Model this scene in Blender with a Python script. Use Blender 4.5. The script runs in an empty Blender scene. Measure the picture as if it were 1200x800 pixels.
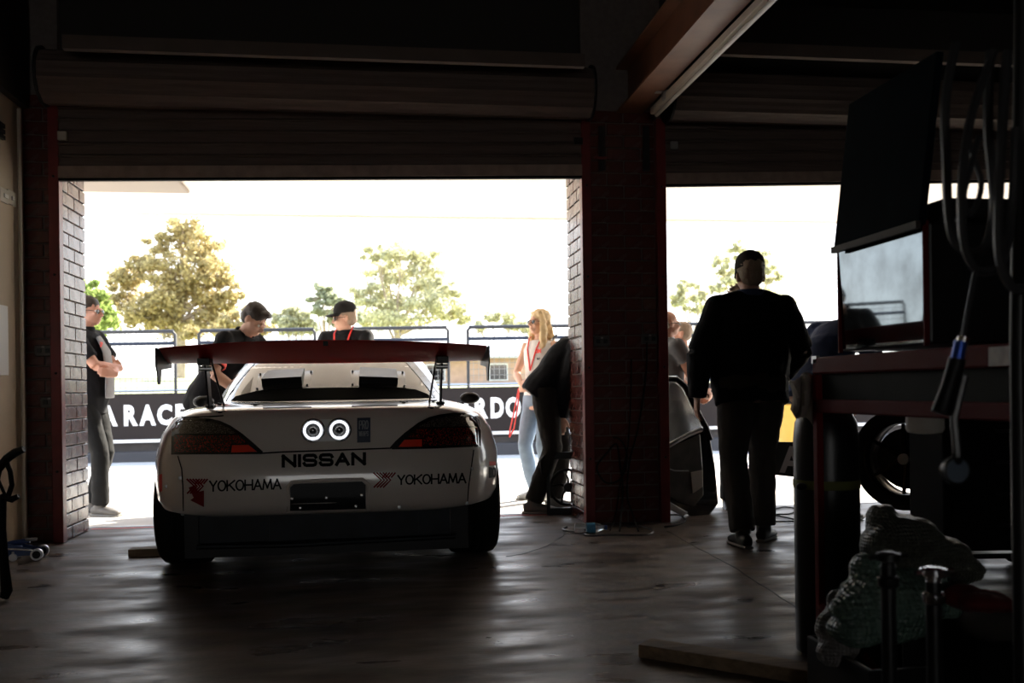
import bpy, bmesh, math, random
import numpy as np
from mathutils import Vector, Matrix, Euler
PI = math.pi
random.seed(7); rng = np.random.default_rng(7)
scene = bpy.context.scene
C = scene.collection

# ------------------------------------------------------------------ camera
CH, F, YAW, ROLL, HOR = 0.93, 1120.0, math.radians(8.13), 0.0135, 56.0
cam_d = bpy.data.cameras.new('camera'); cam = bpy.data.objects.new('camera', cam_d); C.objects.link(cam)
cam_d.sensor_width = 36.0; cam_d.lens = 36.0 * F / 1200.0; cam_d.shift_y = HOR / 1200.0
cam_d.clip_start = 0.05; cam_d.clip_end = 500
cam_d.dof.use_dof = True; cam_d.dof.focus_distance = 4.8; cam_d.dof.aperture_fstop = 3.2
FW = Vector((math.sin(YAW), math.cos(YAW), 0)); UP0 = Vector((0, 0, 1)); RT0 = Vector((math.cos(YAW), -math.sin(YAW), 0))
# image turned anticlockwise: its right end shows the horizon higher
RT = RT0 * math.cos(ROLL) - UP0 * math.sin(ROLL); UPV = UP0 * math.cos(ROLL) + RT0 * math.sin(ROLL)
cam.matrix_world = Matrix(((RT.x, UPV.x, -FW.x, 0), (RT.y, UPV.y, -FW.y, 0), (RT.z, UPV.z, -FW.z, CH), (0, 0, 0, 1)))
scene.camera = cam
CAM = Vector((0, 0, CH))
def ray(px, py):
    return FW + RT * ((px - 600.0) / F) + UPV * ((400.0 - py + HOR) / F)
def on_d(px, py, d): return CAM + ray(px, py) * d                 # at camera depth d
def on_y(px, py, Y): r = ray(px, py); return CAM + r * (Y / r.y)
def on_z(px, py, Z): r = ray(px, py); return CAM + r * ((Z - CH) / r.z)
def foot(px, d, z=0.0):                                             # ground point at a picture column and depth
    p = on_d(px, 456, d); return Vector((p.x, p.y, z))

# ------------------------------------------------------------------ light
SKY, SUN, EXPO = 3.2, 24.0, 0.0
world = bpy.data.worlds.new('world'); scene.world = world; world.use_nodes = True
wn = world.node_tree; wn.nodes.clear()
wo = wn.nodes.new('ShaderNodeOutputWorld'); bg = wn.nodes.new('ShaderNodeBackground')
tc = wn.nodes.new('ShaderNodeTexCoord'); sx = wn.nodes.new('ShaderNodeSeparateXYZ'); cr = wn.nodes.new('ShaderNodeValToRGB')
wn.links.new(tc.outputs['Generated'], sx.inputs[0]); wn.links.new(sx.outputs['Z'], cr.inputs[0])
cr.color_ramp.elements[0].color = (1.0, 0.98, 0.93, 1); cr.color_ramp.elements[0].position = 0.0
cr.color_ramp.elements[1].color = (0.50, 0.68, 1.0, 1); cr.color_ramp.elements[1].position = 0.75
wn.links.new(cr.outputs[0], bg.inputs['Color']); bg.inputs['Strength'].default_value = SKY
wn.links.new(bg.outputs[0], wo.inputs['Surface'])
sd = bpy.data.lights.new('sun', 'SUN'); sun = bpy.data.objects.new('sun', sd); C.objects.link(sun)
sd.energy = SUN; sd.angle = math.radians(0.6); sd.color = (1.0, 0.93, 0.80)
SAZ, SEL = math.radians(45), math.radians(34.5)                       # from ahead and to the right
sdir = Vector((math.sin(SAZ) * math.cos(SEL), math.cos(SAZ) * math.cos(SEL), math.sin(SEL)))
sun.rotation_euler = sdir.to_track_quat('Z', 'Y').to_euler(); sun.location = (20, 30, 20)
vs = scene.view_settings
scene.display_settings.display_device = 'sRGB'
vs.view_transform = 'Standard'; vs.look = 'None'; vs.exposure = EXPO; vs.gamma = 1.0; vs.use_curve_mapping = False
scene.cycles.use_denoising = True
scene.cycles.max_bounces = 7; scene.cycles.diffuse_bounces = 4; scene.cycles.glossy_bounces = 4; scene.cycles.transmission_bounces = 6
scene.cycles.transparent_max_bounces = 12; scene.cycles.caustics_reflective = False; scene.cycles.caustics_refractive = False
scene.cycles.sample_clamp_indirect = 6.0

# ------------------------------------------------------------------ materials
MATS = {}
def mat(name, col, rough=0.6, metal=0.0, noise=0.0, nscale=20.0, bump=0.0, bscale=60.0, spec=0.5, trans=0.0, emit=None, estr=0.0, alpha=1.0, coat=0.0, sheen=0.0, rvar=0.0, col2=None, stretch=(1, 1, 1)):
    if name in MATS: return MATS[name]
    m = bpy.data.materials.new(name); m.use_nodes = True; nt = m.node_tree; b = nt.nodes['Principled BSDF']
    b.inputs['Base Color'].default_value = (*col, 1); b.inputs['Roughness'].default_value = rough; b.inputs['Metallic'].default_value = metal
    b.inputs['Specular IOR Level'].default_value = spec; b.inputs['Transmission Weight'].default_value = trans; b.inputs['Alpha'].default_value = alpha
    b.inputs['Coat Weight'].default_value = coat; b.inputs['Coat Roughness'].default_value = 0.05; b.inputs['Sheen Weight'].default_value = sheen
    if emit: b.inputs['Emission Color'].default_value = (*emit, 1); b.inputs['Emission Strength'].default_value = estr
    if noise or bump or rvar:
        tcn = nt.nodes.new('ShaderNodeTexCoord'); mp = nt.nodes.new('ShaderNodeMapping'); mp.inputs['Scale'].default_value = stretch
        nt.links.new(tcn.outputs['Object'], mp.inputs[0])
    if noise:
        n = nt.nodes.new('ShaderNodeTexNoise'); n.inputs['Scale'].default_value = nscale; n.inputs['Detail'].default_value = 6
        nt.links.new(mp.outputs[0], n.inputs['Vector'])
        mx = nt.nodes.new('ShaderNodeMix'); mx.data_type = 'RGBA'
        c2 = col2 if col2 else tuple(min(1, c * (1 - noise)) for c in col)
        mx.inputs[6].default_value = (*col, 1); mx.inputs[7].default_value = (*c2, 1)
        rp = nt.nodes.new('ShaderNodeValToRGB'); rp.color_ramp.elements[0].position = 0.35; rp.color_ramp.elements[1].position = 0.68
        nt.links.new(n.outputs['Fac'], rp.inputs[0]); nt.links.new(rp.outputs[0], mx.inputs[0]); nt.links.new(mx.outputs[2], b.inputs['Base Color'])
    if rvar:
        n3 = nt.nodes.new('ShaderNodeTexNoise'); n3.inputs['Scale'].default_value = nscale * 0.6; n3.inputs['Detail'].default_value = 8
        nt.links.new(mp.outputs[0], n3.inputs['Vector']); mr = nt.nodes.new('ShaderNodeMapRange')
        mr.inputs[1].default_value = 0.35; mr.inputs[2].default_value = 0.65
        mr.inputs[3].default_value = max(0.05, rough - rvar); mr.inputs[4].default_value = min(1, rough + rvar)
        nt.links.new(n3.outputs['Fac'], mr.inputs[0]); nt.links.new(mr.outputs[0], b.inputs['Roughness'])
    if bump:
        n2 = nt.nodes.new('ShaderNodeTexNoise'); n2.inputs['Scale'].default_value = bscale; n2.inputs['Detail'].default_value = 5
        nt.links.new(mp.outputs[0], n2.inputs['Vector'])
        bp = nt.nodes.new('ShaderNodeBump'); bp.inputs['Strength'].default_value = bump; bp.inputs['Distance'].default_value = 0.01
        nt.links.new(n2.outputs['Fac'], bp.inputs['Height']); nt.links.new(bp.outputs[0], b.inputs['Normal'])
    MATS[name] = m; return m

# ------------------------------------------------------------------ mesh helpers
class MB:
    def __init__(s): s.v = []; s.f = []
    def add(s, vs_, fs_):
        o = len(s.v); s.v.extend([tuple(v) for v in vs_]); s.f.extend([tuple(i + o for i in f) for f in fs_]); return s
    def box(s, a, b, M=None):
        x0, y0, z0 = a; x1, y1, z1 = b
        vs_ = [Vector(p) for p in ((x0, y0, z0), (x1, y0, z0), (x1, y1, z0), (x0, y1, z0), (x0, y0, z1), (x1, y0, z1), (x1, y1, z1), (x0, y1, z1))]
        if M is not None: vs_ = [M @ v for v in vs_]
        return s.add(vs_, [(0, 3, 2, 1), (4, 5, 6, 7), (0, 1, 5, 4), (1, 2, 6, 5), (2, 3, 7, 6), (3, 0, 4, 7)])
    def loft(s, rings, cap=True, closed=True):
        n = len(rings[0]); o = len(s.v)
        for r in rings: s.v.extend([tuple(p) for p in r])
        m = n if closed else n - 1
        for i in range(len(rings) - 1):
            for j in range(m):
                a = o + i * n + j; b_ = o + i * n + (j + 1) % n
                s.f.append((a, b_, b_ + n, a + n))
        if cap and closed:
            s.f.append(tuple(o + j for j in reversed(range(n)))); s.f.append(tuple(o + (len(rings) - 1) * n + j for j in range(n)))
        return s
    def tube(s, pts, r, n=8, right=None, cap=True, ry=None):
        pts = [Vector(p) for p in pts]; k = len(pts)
        rs = r if isinstance(r, (list, tuple)) else [r] * k
        rys = ry if ry is not None else rs
        if not isinstance(rys, (list, tuple)): rys = [rys] * k
        rings = []; prev = Vector(right) if right is not None else None
        for i, p in enumerate(pts):
            t = (pts[min(i + 1, k - 1)] - pts[max(i - 1, 0)]).normalized()
            if prev is None: prev = Vector((1, 0, 0)) if abs(t.x) < 0.8 else Vector((0, 1, 0))
            R = prev - t * prev.dot(t)
            if R.length < 1e-4: R = t.orthogonal()
            R.normalize(); U = t.cross(R)
            if right is None: prev = R
            rings.append([p + R * (math.cos(a) * rs[i]) + U * (math.sin(a) * rys[i]) for a in [2 * PI * j / n for j in range(n)]])
        return s.loft(rings, cap)
    def lathe(s, prof, n=24, M=None, cap=True):
        rings = []
        for r, z in prof:
            ring = [Vector((r * math.cos(2 * PI * j / n), r * math.sin(2 * PI * j / n), z)) for j in range(n)]
            rings.append([M @ q for q in ring] if M is not None else ring)
        return s.loft(rings, cap)
    def ell(s, c, r, M=None, n=12, m=8):
        c = Vector(c); rings = []
        for i in range(1, m):
            th = PI * i / m; ring = []
            for j in range(n):
                ph = 2 * PI * j / n
                p = Vector((r[0] * math.sin(th) * math.cos(ph), r[1] * math.sin(th) * math.sin(ph), -r[2] * math.cos(th)))
                ring.append((M @ p if M is not None else p) + c)
            rings.append(ring)
        return s.loft(rings)
    def prism(s, poly, axis, d0, d1):
        n = len(poly)
        def P(u, v, d): return {'x': (d, u, v), 'y': (u, d, v), 'z': (u, v, d)}[axis]
        return s.add([P(u, v, d0) for u, v in poly] + [P(u, v, d1) for u, v in poly],
                     [tuple(reversed(range(n))), tuple(range(n, 2 * n))] + [(i, (i + 1) % n, n + (i + 1) % n, n + i) for i in range(n)])
    def mesh(s, name):
        me = bpy.data.meshes.new(name); me.from_pydata(s.v, [], s.f); me.update()
        bm = bmesh.new(); bm.from_mesh(me); bmesh.ops.recalc_face_normals(bm, faces=bm.faces); bm.to_mesh(me); bm.free(); return me
    def build(s, name, m, parent=None, smooth=False, bevel=0.0, **kw):
        return put(name, s.mesh(name), m, parent, smooth, bevel, **kw)
def put(name, me, m, parent=None, smooth=False, bevel=0.0, loc=None, label=None):
    o = bpy.data.objects.new(name, me); C.objects.link(o)
    if m is not None and not me.materials: me.materials.append(m)
    if smooth:
        me.polygons.foreach_set('use_smooth', [True] * len(me.polygons)); me.set_sharp_from_angle(angle=math.radians(smooth if smooth > 1 else 45))
    if bevel:
        b = o.modifiers.new('bevel', 'BEVEL'); b.width = bevel; b.segments = 2; b.limit_method = 'ANGLE'
    if parent is not None: o.parent = parent
    if loc is not None: o.location = loc
    if label: o['label'] = label
    return o
def tag(o, label, cat, group=None, kind=None):
    o['label'] = label; o['category'] = cat
    if group: o['group'] = group
    if kind: o['kind'] = kind
    return o
def thing(name, label, cat, loc=(0, 0, 0), rz=0.0, group=None):
    o = bpy.data.objects.new(name, None); C.objects.link(o); o.location = loc; o.rotation_euler = (0, 0, rz); o.empty_display_size = 0.1
    return tag(o, label, cat, group)
def struct(o, label=None, cat=None):
    o['kind'] = 'structure'
    if label: o['label'] = label
    if cat: o['category'] = cat
    return o
def rawmesh(me_name, v, f):
    me = bpy.data.meshes.new(me_name); me.from_pydata([tuple(p) for p in v], [], f); me.update(); return me
def evalmesh(o):
    dg = bpy.context.evaluated_depsgraph_get(); dg.update(); return bpy.data.meshes.new_from_object(o.evaluated_get(dg))
def remesh(mb, name, voxel, smooth_it=3, disp=0.0, dscale=0.12):
    me = mb.mesh(name + '_src'); o = bpy.data.objects.new('tmp', me); C.objects.link(o)
    r = o.modifiers.new('r', 'REMESH'); r.mode = 'VOXEL'; r.voxel_size = voxel; r.adaptivity = 0
    if smooth_it: s_ = o.modifiers.new('s', 'SMOOTH'); s_.iterations = smooth_it; s_.factor = 0.6
    if disp:
        tx = bpy.data.textures.get('folds') or bpy.data.textures.new('folds', 'CLOUDS'); tx.noise_scale = dscale
        d = o.modifiers.new('d', 'DISPLACE'); d.texture = tx; d.strength = disp; d.mid_level = 0.5; d.texture_coords = 'GLOBAL'
    out = evalmesh(o); out.name = name; bpy.data.objects.remove(o); bpy.data.meshes.remove(me)
    out.polygons.foreach_set('use_smooth', [True] * len(out.polygons)); out.materials.clear(); return out
def text_mesh(s, bold=0.02):
    cu = bpy.data.curves.new('t', 'FONT'); cu.body = s; cu.size = 1.0; cu.offset = bold; cu.resolution_u = 3
    o = bpy.data.objects.new('t', cu); C.objects.link(o); me = evalmesh(o); bpy.data.objects.remove(o)
    co = [v.co.copy() for v in me.vertices]; fs = [tuple(p.vertices) for p in me.polygons]; bpy.data.meshes.remove(me)
    x0 = min(c.x for c in co); x1 = max(c.x for c in co); y0 = min(c.y for c in co); y1 = max(c.y for c in co)
    return [((c.x - x0) / (x1 - x0), (c.y - y0) / (y1 - y0)) for c in co], fs

# ------------------------------------------------------------------ the garage shell
D, T = 6.41, 0.51                       # front wall: inner face and thickness
def wx(px, y=D): return on_y(px, 456, y).x
XL = wx(30); XA = wx(74); XB = wx(684); XC = wx(781); XR = 5.6
XW = XL                                # face of the left wall
ZC = 3.65
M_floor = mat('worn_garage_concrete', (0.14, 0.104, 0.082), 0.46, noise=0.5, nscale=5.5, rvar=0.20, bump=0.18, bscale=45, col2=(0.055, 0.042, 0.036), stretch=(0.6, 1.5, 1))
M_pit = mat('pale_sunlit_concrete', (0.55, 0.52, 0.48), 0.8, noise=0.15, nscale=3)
M_cream = mat('cream_wall_paint', (0.50, 0.40, 0.29), 0.6, noise=0.12, nscale=3, bump=0.05)
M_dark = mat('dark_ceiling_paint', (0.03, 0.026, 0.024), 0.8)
M_white = mat('white_soffit_paint', (0.84, 0.76, 0.68), 0.7)
M_mortar = mat('grey_mortar', (0.17, 0.14, 0.125), 0.85, noise=0.2, nscale=30)
M_brick = mat('glazed_maroon_brick', (0.12, 0.030, 0.024), 0.24, noise=0.35, nscale=14, bump=0.06, bscale=35, rvar=0.05)
M_redst = mat('maroon_painted_steel', (0.20, 0.018, 0.02), 0.35, noise=0.25, nscale=12)
M_roller = mat('brown_roller_steel', (0.135, 0.100, 0.086), 0.62, 0.0, spec=.25, noise=0.25, nscale=9, stretch=(0.4, 1, 6))
M_roller2 = mat('lower_rail_steel', (0.34, 0.245, 0.20), 0.5, 0.0, spec=.4, noise=0.3, nscale=12)
M_blk = mat('black_plastic', (0.006, 0.006, 0.007), 0.5, spec=.25)
M_black_metal = mat('black_painted_metal', (0.007, 0.007, 0.008), 0.38, spec=.3)
M_steel = mat('galvanised_steel', (0.45, 0.45, 0.46), 0.35, 0.9)
M_chrome = mat('chrome', (0.8, 0.8, 0.82), 0.12, 1.0)
M_rubber = mat('black_rubber', (0.006, 0.006, 0.006), 0.8, spec=.2)
M_glassdark = mat('dark_glass', (0.01, 0.01, 0.012), 0.04, spec=0.8)
M_beige_p = mat('beige_plastic', (0.55, 0.50, 0.42), 0.5)

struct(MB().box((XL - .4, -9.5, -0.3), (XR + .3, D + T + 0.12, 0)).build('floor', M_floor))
floor = bpy.data.objects['floor']
def crack(pts, w, z=0.0015):
    mb = MB(); P = [on_z(px, py, 0) for px, py in pts]; Q = []
    for a, b in zip(P[:-1], P[1:]):
        for k in range(6): Q.append(a.lerp(b, k / 6) + Vector((random.uniform(-.006, .006), random.uniform(-.006, .006), 0)))
    Q.append(P[-1]); v = []; f = []
    for i, q in enumerate(Q):
        t = (Q[min(i + 1, len(Q) - 1)] - Q[max(i - 1, 0)]).normalized(); nrm = Vector((-t.y, t.x, 0)) * w * random.uniform(.5, 1.3)
        v += [q + nrm + Vector((0, 0, z)), q - nrm + Vector((0, 0, z)), q + Vector((0, 0, -.01))]
    for i in range(len(Q) - 1):
        a = i * 3; f += [(a, a + 3, a + 4, a + 1), (a, a + 2, a + 5, a + 3), (a + 1, a + 4, a + 5, a + 2)]
    return MB().add(v, f).build('crack', M_blk, floor)
crack([(782, 622), (830, 648), (872, 672), (928, 708), (1010, 770)], 0.004)
crack([(592, 652), (612, 649), (640, 640), (660, 628), (663, 622)], 0.003)
crack([(60, 617), (100, 618.5)], 0.002)
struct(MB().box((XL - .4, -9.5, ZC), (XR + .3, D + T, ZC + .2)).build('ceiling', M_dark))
wl = struct(MB().box((XL - .3, -9.5, 0), (XL, D + T, ZC)).build('wall_left', M_cream))
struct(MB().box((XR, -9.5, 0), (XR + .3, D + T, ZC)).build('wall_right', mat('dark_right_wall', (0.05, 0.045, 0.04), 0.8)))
# rear wall with its own open door to the paddock, behind the camera
wr = struct(MB().box((XL - .3, -9.8, 0), (-2.3, -9.5, ZC)).box((.7, -9.8, 0), (XR + .3, -9.5, ZC)).box((-2.3, -9.8, 2.3), (.7, -9.5, ZC)).build('wall_rear', M_cream))
# dark upper band over the cream paint on the left wall
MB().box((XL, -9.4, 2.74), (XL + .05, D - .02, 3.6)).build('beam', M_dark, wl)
MB().tube([(XL + .03, D - .14, 0.0), (XL + .03, D - .14, 2.7)], .012).build('conduit', M_beige_p, wl, True)
def wall_plate(px, py, w, h, toggles=1):
    # on the left wall (x = XL): find the point where the ray meets it
    r = ray(px, py); q = CAM + r * (XL / r.x)
    o = MB().box((q.x, q.y - w / 2, q.z - h / 2), (q.x + .012, q.y + w / 2, q.z + h / 2)).build('switch_plate', M_beige_p, wl, bevel=.003)
    for k in range(toggles): MB().box((q.x + .012, q.y - w * .12 + k * .03, q.z - h * .15), (q.x + .02, q.y + w * .1 + k * .03, q.z + h * .12)).build('toggle', mat('white_plastic', (.75, .73, .68), .4), o)
    return o
wall_plate(12, 232, .13, .085); wall_plate(3, 229, .13, .085, 2)
r = ray(2, 400); q = CAM + r * (XL / r.x)
MB().box((q.x, q.y - .30, q.z - .20), (q.x + .03, q.y + .02, q.z + .21)).build('notice_panel', mat('white_panel', (.7, .7, .7), .4), wl)
r = ray(0, 155); q = CAM + r * (XL / r.x)
mb = MB()
for k in range(3): mb.box((q.x, q.y - .05, q.z - .04 + k * .035), (q.x + .02, q.y + .03, q.z - .015 + k * .035))
mb.build('wall_hook', M_blk, wl)

# ---- brick piers: every brick a part
BL, BH, J, PITCH = 0.230, 0.076, 0.010, 0.086
_bm = {}
def brick_mesh(L, ax):
    key = (round(L, 3), ax)
    if key not in _bm:
        L = key[0]; h = BH / 2; dp = .02
        bm = bmesh.new(); bmesh.ops.create_cube(bm, size=1)
        sz = (L, 2 * dp, BH) if ax == 'x' else (2 * dp, L, BH)
        for v in bm.verts: v.co = Vector((v.co.x * sz[0], v.co.y * sz[1], v.co.z * sz[2]))
        bmesh.ops.bevel(bm, geom=bm.edges[:], offset=.0025, segments=1, affect='EDGES')
        me = bpy.data.meshes.new('brick'); bm.to_mesh(me); bm.free(); me.materials.append(M_brick); _bm[key] = me
    return _bm[key]
def brick(L, ax, loc, parent):
    o = bpy.data.objects.new('brick', brick_mesh(L, ax)); C.objects.link(o); o.parent = parent
    o.location = loc; o.rotation_euler = (random.uniform(-.004, .004), random.uniform(-.004, .004), random.uniform(-.006, .006)); return o
def courses(a, b, k):
    off = 0 if k % 2 == 0 else -(BL + J) / 2
    u = a + off; out = []
    while u < b - .02:
        s0 = max(u, a); s1 = min(u + BL, b)
        if s1 - s0 > .03: out.append((s0, s1))
        u += BL + J
    return out
def pier(name, x0, x1, fx0, fx1, left=True, right=True, ztop=2.84):
    core = struct(MB().box((x0 + .012, D + .012, 0), (x1 - .012, D + T - .006, ZC)).build(name, M_mortar))
    n = int(ztop / PITCH)
    for k in range(n):
        z = .005 + k * PITCH + BH / 2
        pr = lambda: random.uniform(-.0015, .0015)
        for s0, s1 in courses(fx0, fx1, k): brick(s1 - s0, 'x', ((s0 + s1) / 2, D + .018 + pr(), z), core)
        for ok, xx in ((left, x0 + .020), (right, x1 - .020)):
            if ok:
                for s0, s1 in courses(D + .035, D + T, k + 1): brick(s1 - s0, 'y', (xx + pr(), (s0 + s1) / 2, z), core)
    return core
w1 = pier('wall_front_left', XL - .2, XA, XL + .005, XA - .066, left=False)
w2 = pier('wall_front_middle', XB, XC, XB + .068, XC - .068)
w3 = struct(MB().box((wx(1420), D, 0), (XR, D + T, ZC)).build('wall_front_right', M_mortar))
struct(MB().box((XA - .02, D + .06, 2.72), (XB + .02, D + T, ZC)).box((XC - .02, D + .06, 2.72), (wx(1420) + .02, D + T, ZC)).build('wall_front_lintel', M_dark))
def guide(x0, x1, z1, nm):
    o = struct(MB().box((x0, D - .045, 0), (x1, D + .03, z1)).build(nm, M_redst, bevel=.004)); 
    for k in range(4): MB().lathe([(.008, 0), (.008, .008), (.004, .011)], 8, Matrix.Translation(((x0 + x1) / 2, D - .045, .45 + k * .62)) @ Matrix.Rotation(PI / 2, 4, 'X')).build('bolt', M_black_metal, o)
    return o
guide(XA - .060, XA + .004, 2.78, 'trim_1'); guide(XB - .004, XB + .062, 2.78, 'trim_2'); guide(XC - .062, XC + .004, 2.78, 'trim_3'); guide(wx(1420) - .06, wx(1420), 2.78, 'trim_4')

# ---- roller doors
def roller(nm, x0, x1, zl, zr):
    o = thing(nm, 'rolled up steel roller door', 'door'); del o['category']; o['kind'] = 'structure'; del o['label']
    y = D - .03
    tilt = lambda x: zl + (zr - zl) * (x - x0) / (x1 - x0)
    # bottom rail
    def bar(n_, za, zb, ya, yb, m, bev=.003):
        mb = MB(); v = []
        for x in (x0, x1):
            for (yy, dz) in ((ya, za), (yb, za), (yb, zb), (ya, zb)): v.append((x, yy, tilt(x) + dz))
        mb.add(v, [(0, 1, 2, 3), (7, 6, 5, 4), (0, 4, 5, 1), (1, 5, 6, 2), (2, 6, 7, 3), (3, 7, 4, 0)]); return mb.build(n_, m, o, bevel=bev)
    bar('rubber_seal', -.012, .004, y - .015, y + .02, M_rubber, 0)
    bar('bottom_rail', .004, .078, y - .028, y + .02, M_roller2)
    zz = .082
    for k in range(7):
        # one interlocking slat: flat face with a raised rib at its top
        prof = [(y, zz), (y - .004, zz + .012), (y - .004, zz + .050), (y - .018, zz + .056), (y - .022, zz + .062), (y - .016, zz + .069), (y + .004, zz + .071), (y + .010, zz)]
        v = []; n = len(prof)
        for x in (x0, x1): v += [(x, a, tilt(x) + b) for a, b in prof]
        MB().add(v, [tuple(range(n)), tuple(range(2 * n - 1, n - 1, -1))] + [(i, n + i, n + (i + 1) % n, (i + 1) % n) for i in range(n)]).build('slat', M_roller, o)
        zz += .077
    bar('slat_gap_blocker', .05, zz + .05, y + .014, y + .018, M_dark, 0)  # added dark sheet: stops light between slats, so the gaps read dark
    # the wound-up coil: ribbed drum
    zc, R, yc = 2.885, .150, D - .21
    rings = []; N = 44
    prof = []
    for j in range(N):
        a = 2 * PI * j / N; rr = R + (.008 if j % 4 == 0 else 0) + .0004 * j
        prof.append((yc + rr * math.cos(a), zc + rr * math.sin(a)))
    v = []
    for x in (x0 - .02, x1 + .02): v += [(x, a, b) for a, b in prof]
    MB().add(v, [tuple(range(N)), tuple(range(2 * N - 1, N - 1, -1))] + [(i, N + i, N + (i + 1) % N, (i + 1) % N) for i in range(N)]).build('curtain_coil', M_roller, o)
    for x in (x0 - .035, x1 + .02):
        MB().lathe([(R + .03, 0), (R + .03, .015)], 32, Matrix.Translation((x, yc, zc)) @ Matrix.Rotation(PI / 2, 4, 'Y')).build('coil_end_plate', M_black_metal, o)
        MB().box((x, yc - .02, zc - .03), (x + .015, D, zc + .03)).build('bracket', M_black_metal, o)
    return o
zL = on_y(75, 210, D - .03).z; zR = on_y(683, 207, D - .03).z
door1 = roller('door_1', XA + .002, XB - .002, zL, zR)
zL2 = on_y(784, 217, D - .03).z; zR2 = on_y(1000, 214, D - .03).z; xr2 = wx(1420) - .06; xm = wx(1000)
zE = zL2 + (zR2 - zL2) * (xr2 - XC) / (xm - XC)
door2 = roller('door_2', XC + .002, xr2, zL2, zE)
# small hardware round the doors
def cbox(nm, px, py, y, w, h, dp, m, parent=None):
    q = on_y(px, py, y); return MB().box((q.x - w / 2, y - dp, q.z - h / 2), (q.x + w / 2, y, q.z + h / 2)).build(nm, m, parent, bevel=.003)
cbox('junction_box', 74, 160, D - .05, .055, .055, .03, M_beige_p, w1)
cbox('lock_box', 677, 166, D - .05, .06, .045, .03, M_black_metal, door1)
cbox('lock_box', 789, 171, D - .05, .05, .05, .03, M_steel, door2)
for px in (705, 757): 
    a = on_y(px, 148, D - .02); b = on_y(px, 200, D - .02)
    MB().box((a.x - .022, D - .03, b.z), (a.x + .022, D - .004, a.z)).build('steel_strap', M_black_metal, w2)
a = on_y(703, 185, D - .05); MB().box((a.x - .04, D - .06, a.z - .008), (a.x + .05, D - .03, a.z + .008)).build('latch_bar', M_redst, w2)

# strips and beams under the ceiling
mb = MB(); a = on_y(76, 66, D - .55); b = on_y(683, 48, D - .55)
struct(mb.box((a.x, D - .60, a.z + .03), (b.x, D - .55, a.z + .11)).build('trim_5', mat('brown_fascia', (.12, .09, .075), .8, noise=.2, nscale=5)))
a = on_y(826, 62, D - .55); b = on_y(1196, 42, D - .55)
struct(MB().box((a.x, D - .60, a.z - .02), (b.x + 1.5, D - .55, a.z + .06)).build('trim_6', MATS['brown_fascia']))
for y_ in (5.1, 3.9, 2.6, 1.2):
    ob = MB()
    for k in range(36):
        x_ = XL + .1 + k * (XR - XL - .2) / 36
        ob.box((x_, y_, ZC - .03), (x_ + .13, y_ + .9, ZC - .004))
    o = ob.build('roof_sheet', M_dark, bpy.data.objects['ceiling'])
    MB().box((XL + .02, y_ - .12, ZC - .17), (XR - .02, y_ - .04, ZC - .005)).build('purlin', mat('dark_timber', (.05, .035, .028), .7), bpy.data.objects['ceiling'])
# brown steel I beam running back from the pier, with a batten light hung under it
M_beam = mat('oxide_brown_beam', (0.23, 0.095, 0.05), .5, noise=.3, nscale=6)
q = on_y(737, 128, D - .1); bx, bz = q.x + .03, q.z
ib = MB().box((bx - .09, -2, bz), (bx + .09, D, bz + .015)).box((bx - .006, -2, bz + .015), (bx + .006, D, bz + .30)).box((bx - .09, -2, bz + .30), (bx + .09, D, bz + .315)).build('beam', M_beam, bpy.data.objects['ceiling'])
lt = thing('batten_light', 'long pale unlit batten light slung under the brown steel beam', 'light', (bx + .13, 4.0, bz - .05))
MB().box((-.03, -2.2, 0), (.03, 2.25, .045)).build('channel', mat('pale_batten', (.62, .55, .47), .4), lt, bevel=.006)
MB().tube([(.0, -2.15, -.016), (.0, 2.2, -.016)], .013).build('light_tube', mat('unlit_tube', (.7, .66, .6), .25), lt, True)
for y_ in (-1.6, .2, 1.9): MB().box((-.09, y_, .045), (.02, y_ + .04, .06)).box((-.045, y_, .0), (-.03, y_ + .04, .06)).build('hanger', M_steel, lt)

# ------------------------------------------------------------------ outside: pit lane, soffit, fence, hill, trees
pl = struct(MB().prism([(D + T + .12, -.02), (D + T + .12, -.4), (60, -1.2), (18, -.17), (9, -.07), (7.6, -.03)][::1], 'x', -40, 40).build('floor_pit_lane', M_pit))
mb = MB().box((XL - .3, D + T + .12, -.3), (XR + .3, D + T + .16, .002)); struct(mb.build('trim_7', M_steel))
M_redline = mat('faded_red_line_paint', (.55, .12, .13), .6)
a = D + T + .03; MB().box((XA, a, .0), (XB, a + .035, .002)).build('painted_line', M_redline, floor)
ZS = 3.12
YS = on_y(400, 253, 1).y
SE = 10.05
ZS = on_y(380, 252, SE).z
sof = struct(MB().box((-22, D + T, ZS), (24, SE, ZS + .35)).build('ceiling_soffit', M_white))
MB().box((-22, SE, ZS - .02), (24, SE + .04, ZS + .5)).build('fascia_board', M_white, sof)
M_hatch = mat('beige_hatch', (.30, .25, .21), .6)
p1 = on_z(112, 213, ZS); p2 = on_z(221, 213, ZS); p3 = on_z(135, 221.5, ZS); p4 = on_z(221, 221.5, ZS)
MB().box((p3.x - .35, p3.y - .9, ZS - .03), (p4.x, p3.y, ZS - .002)).build('access_hatch', M_hatch, sof, bevel=.01)
# outer wall above the doors, seen from outside only
struct(MB().box((XL - .3, D + T, 2.75), (XR + .3, D + T + .05, ZS)).build('wall_outside', M_white))

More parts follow.
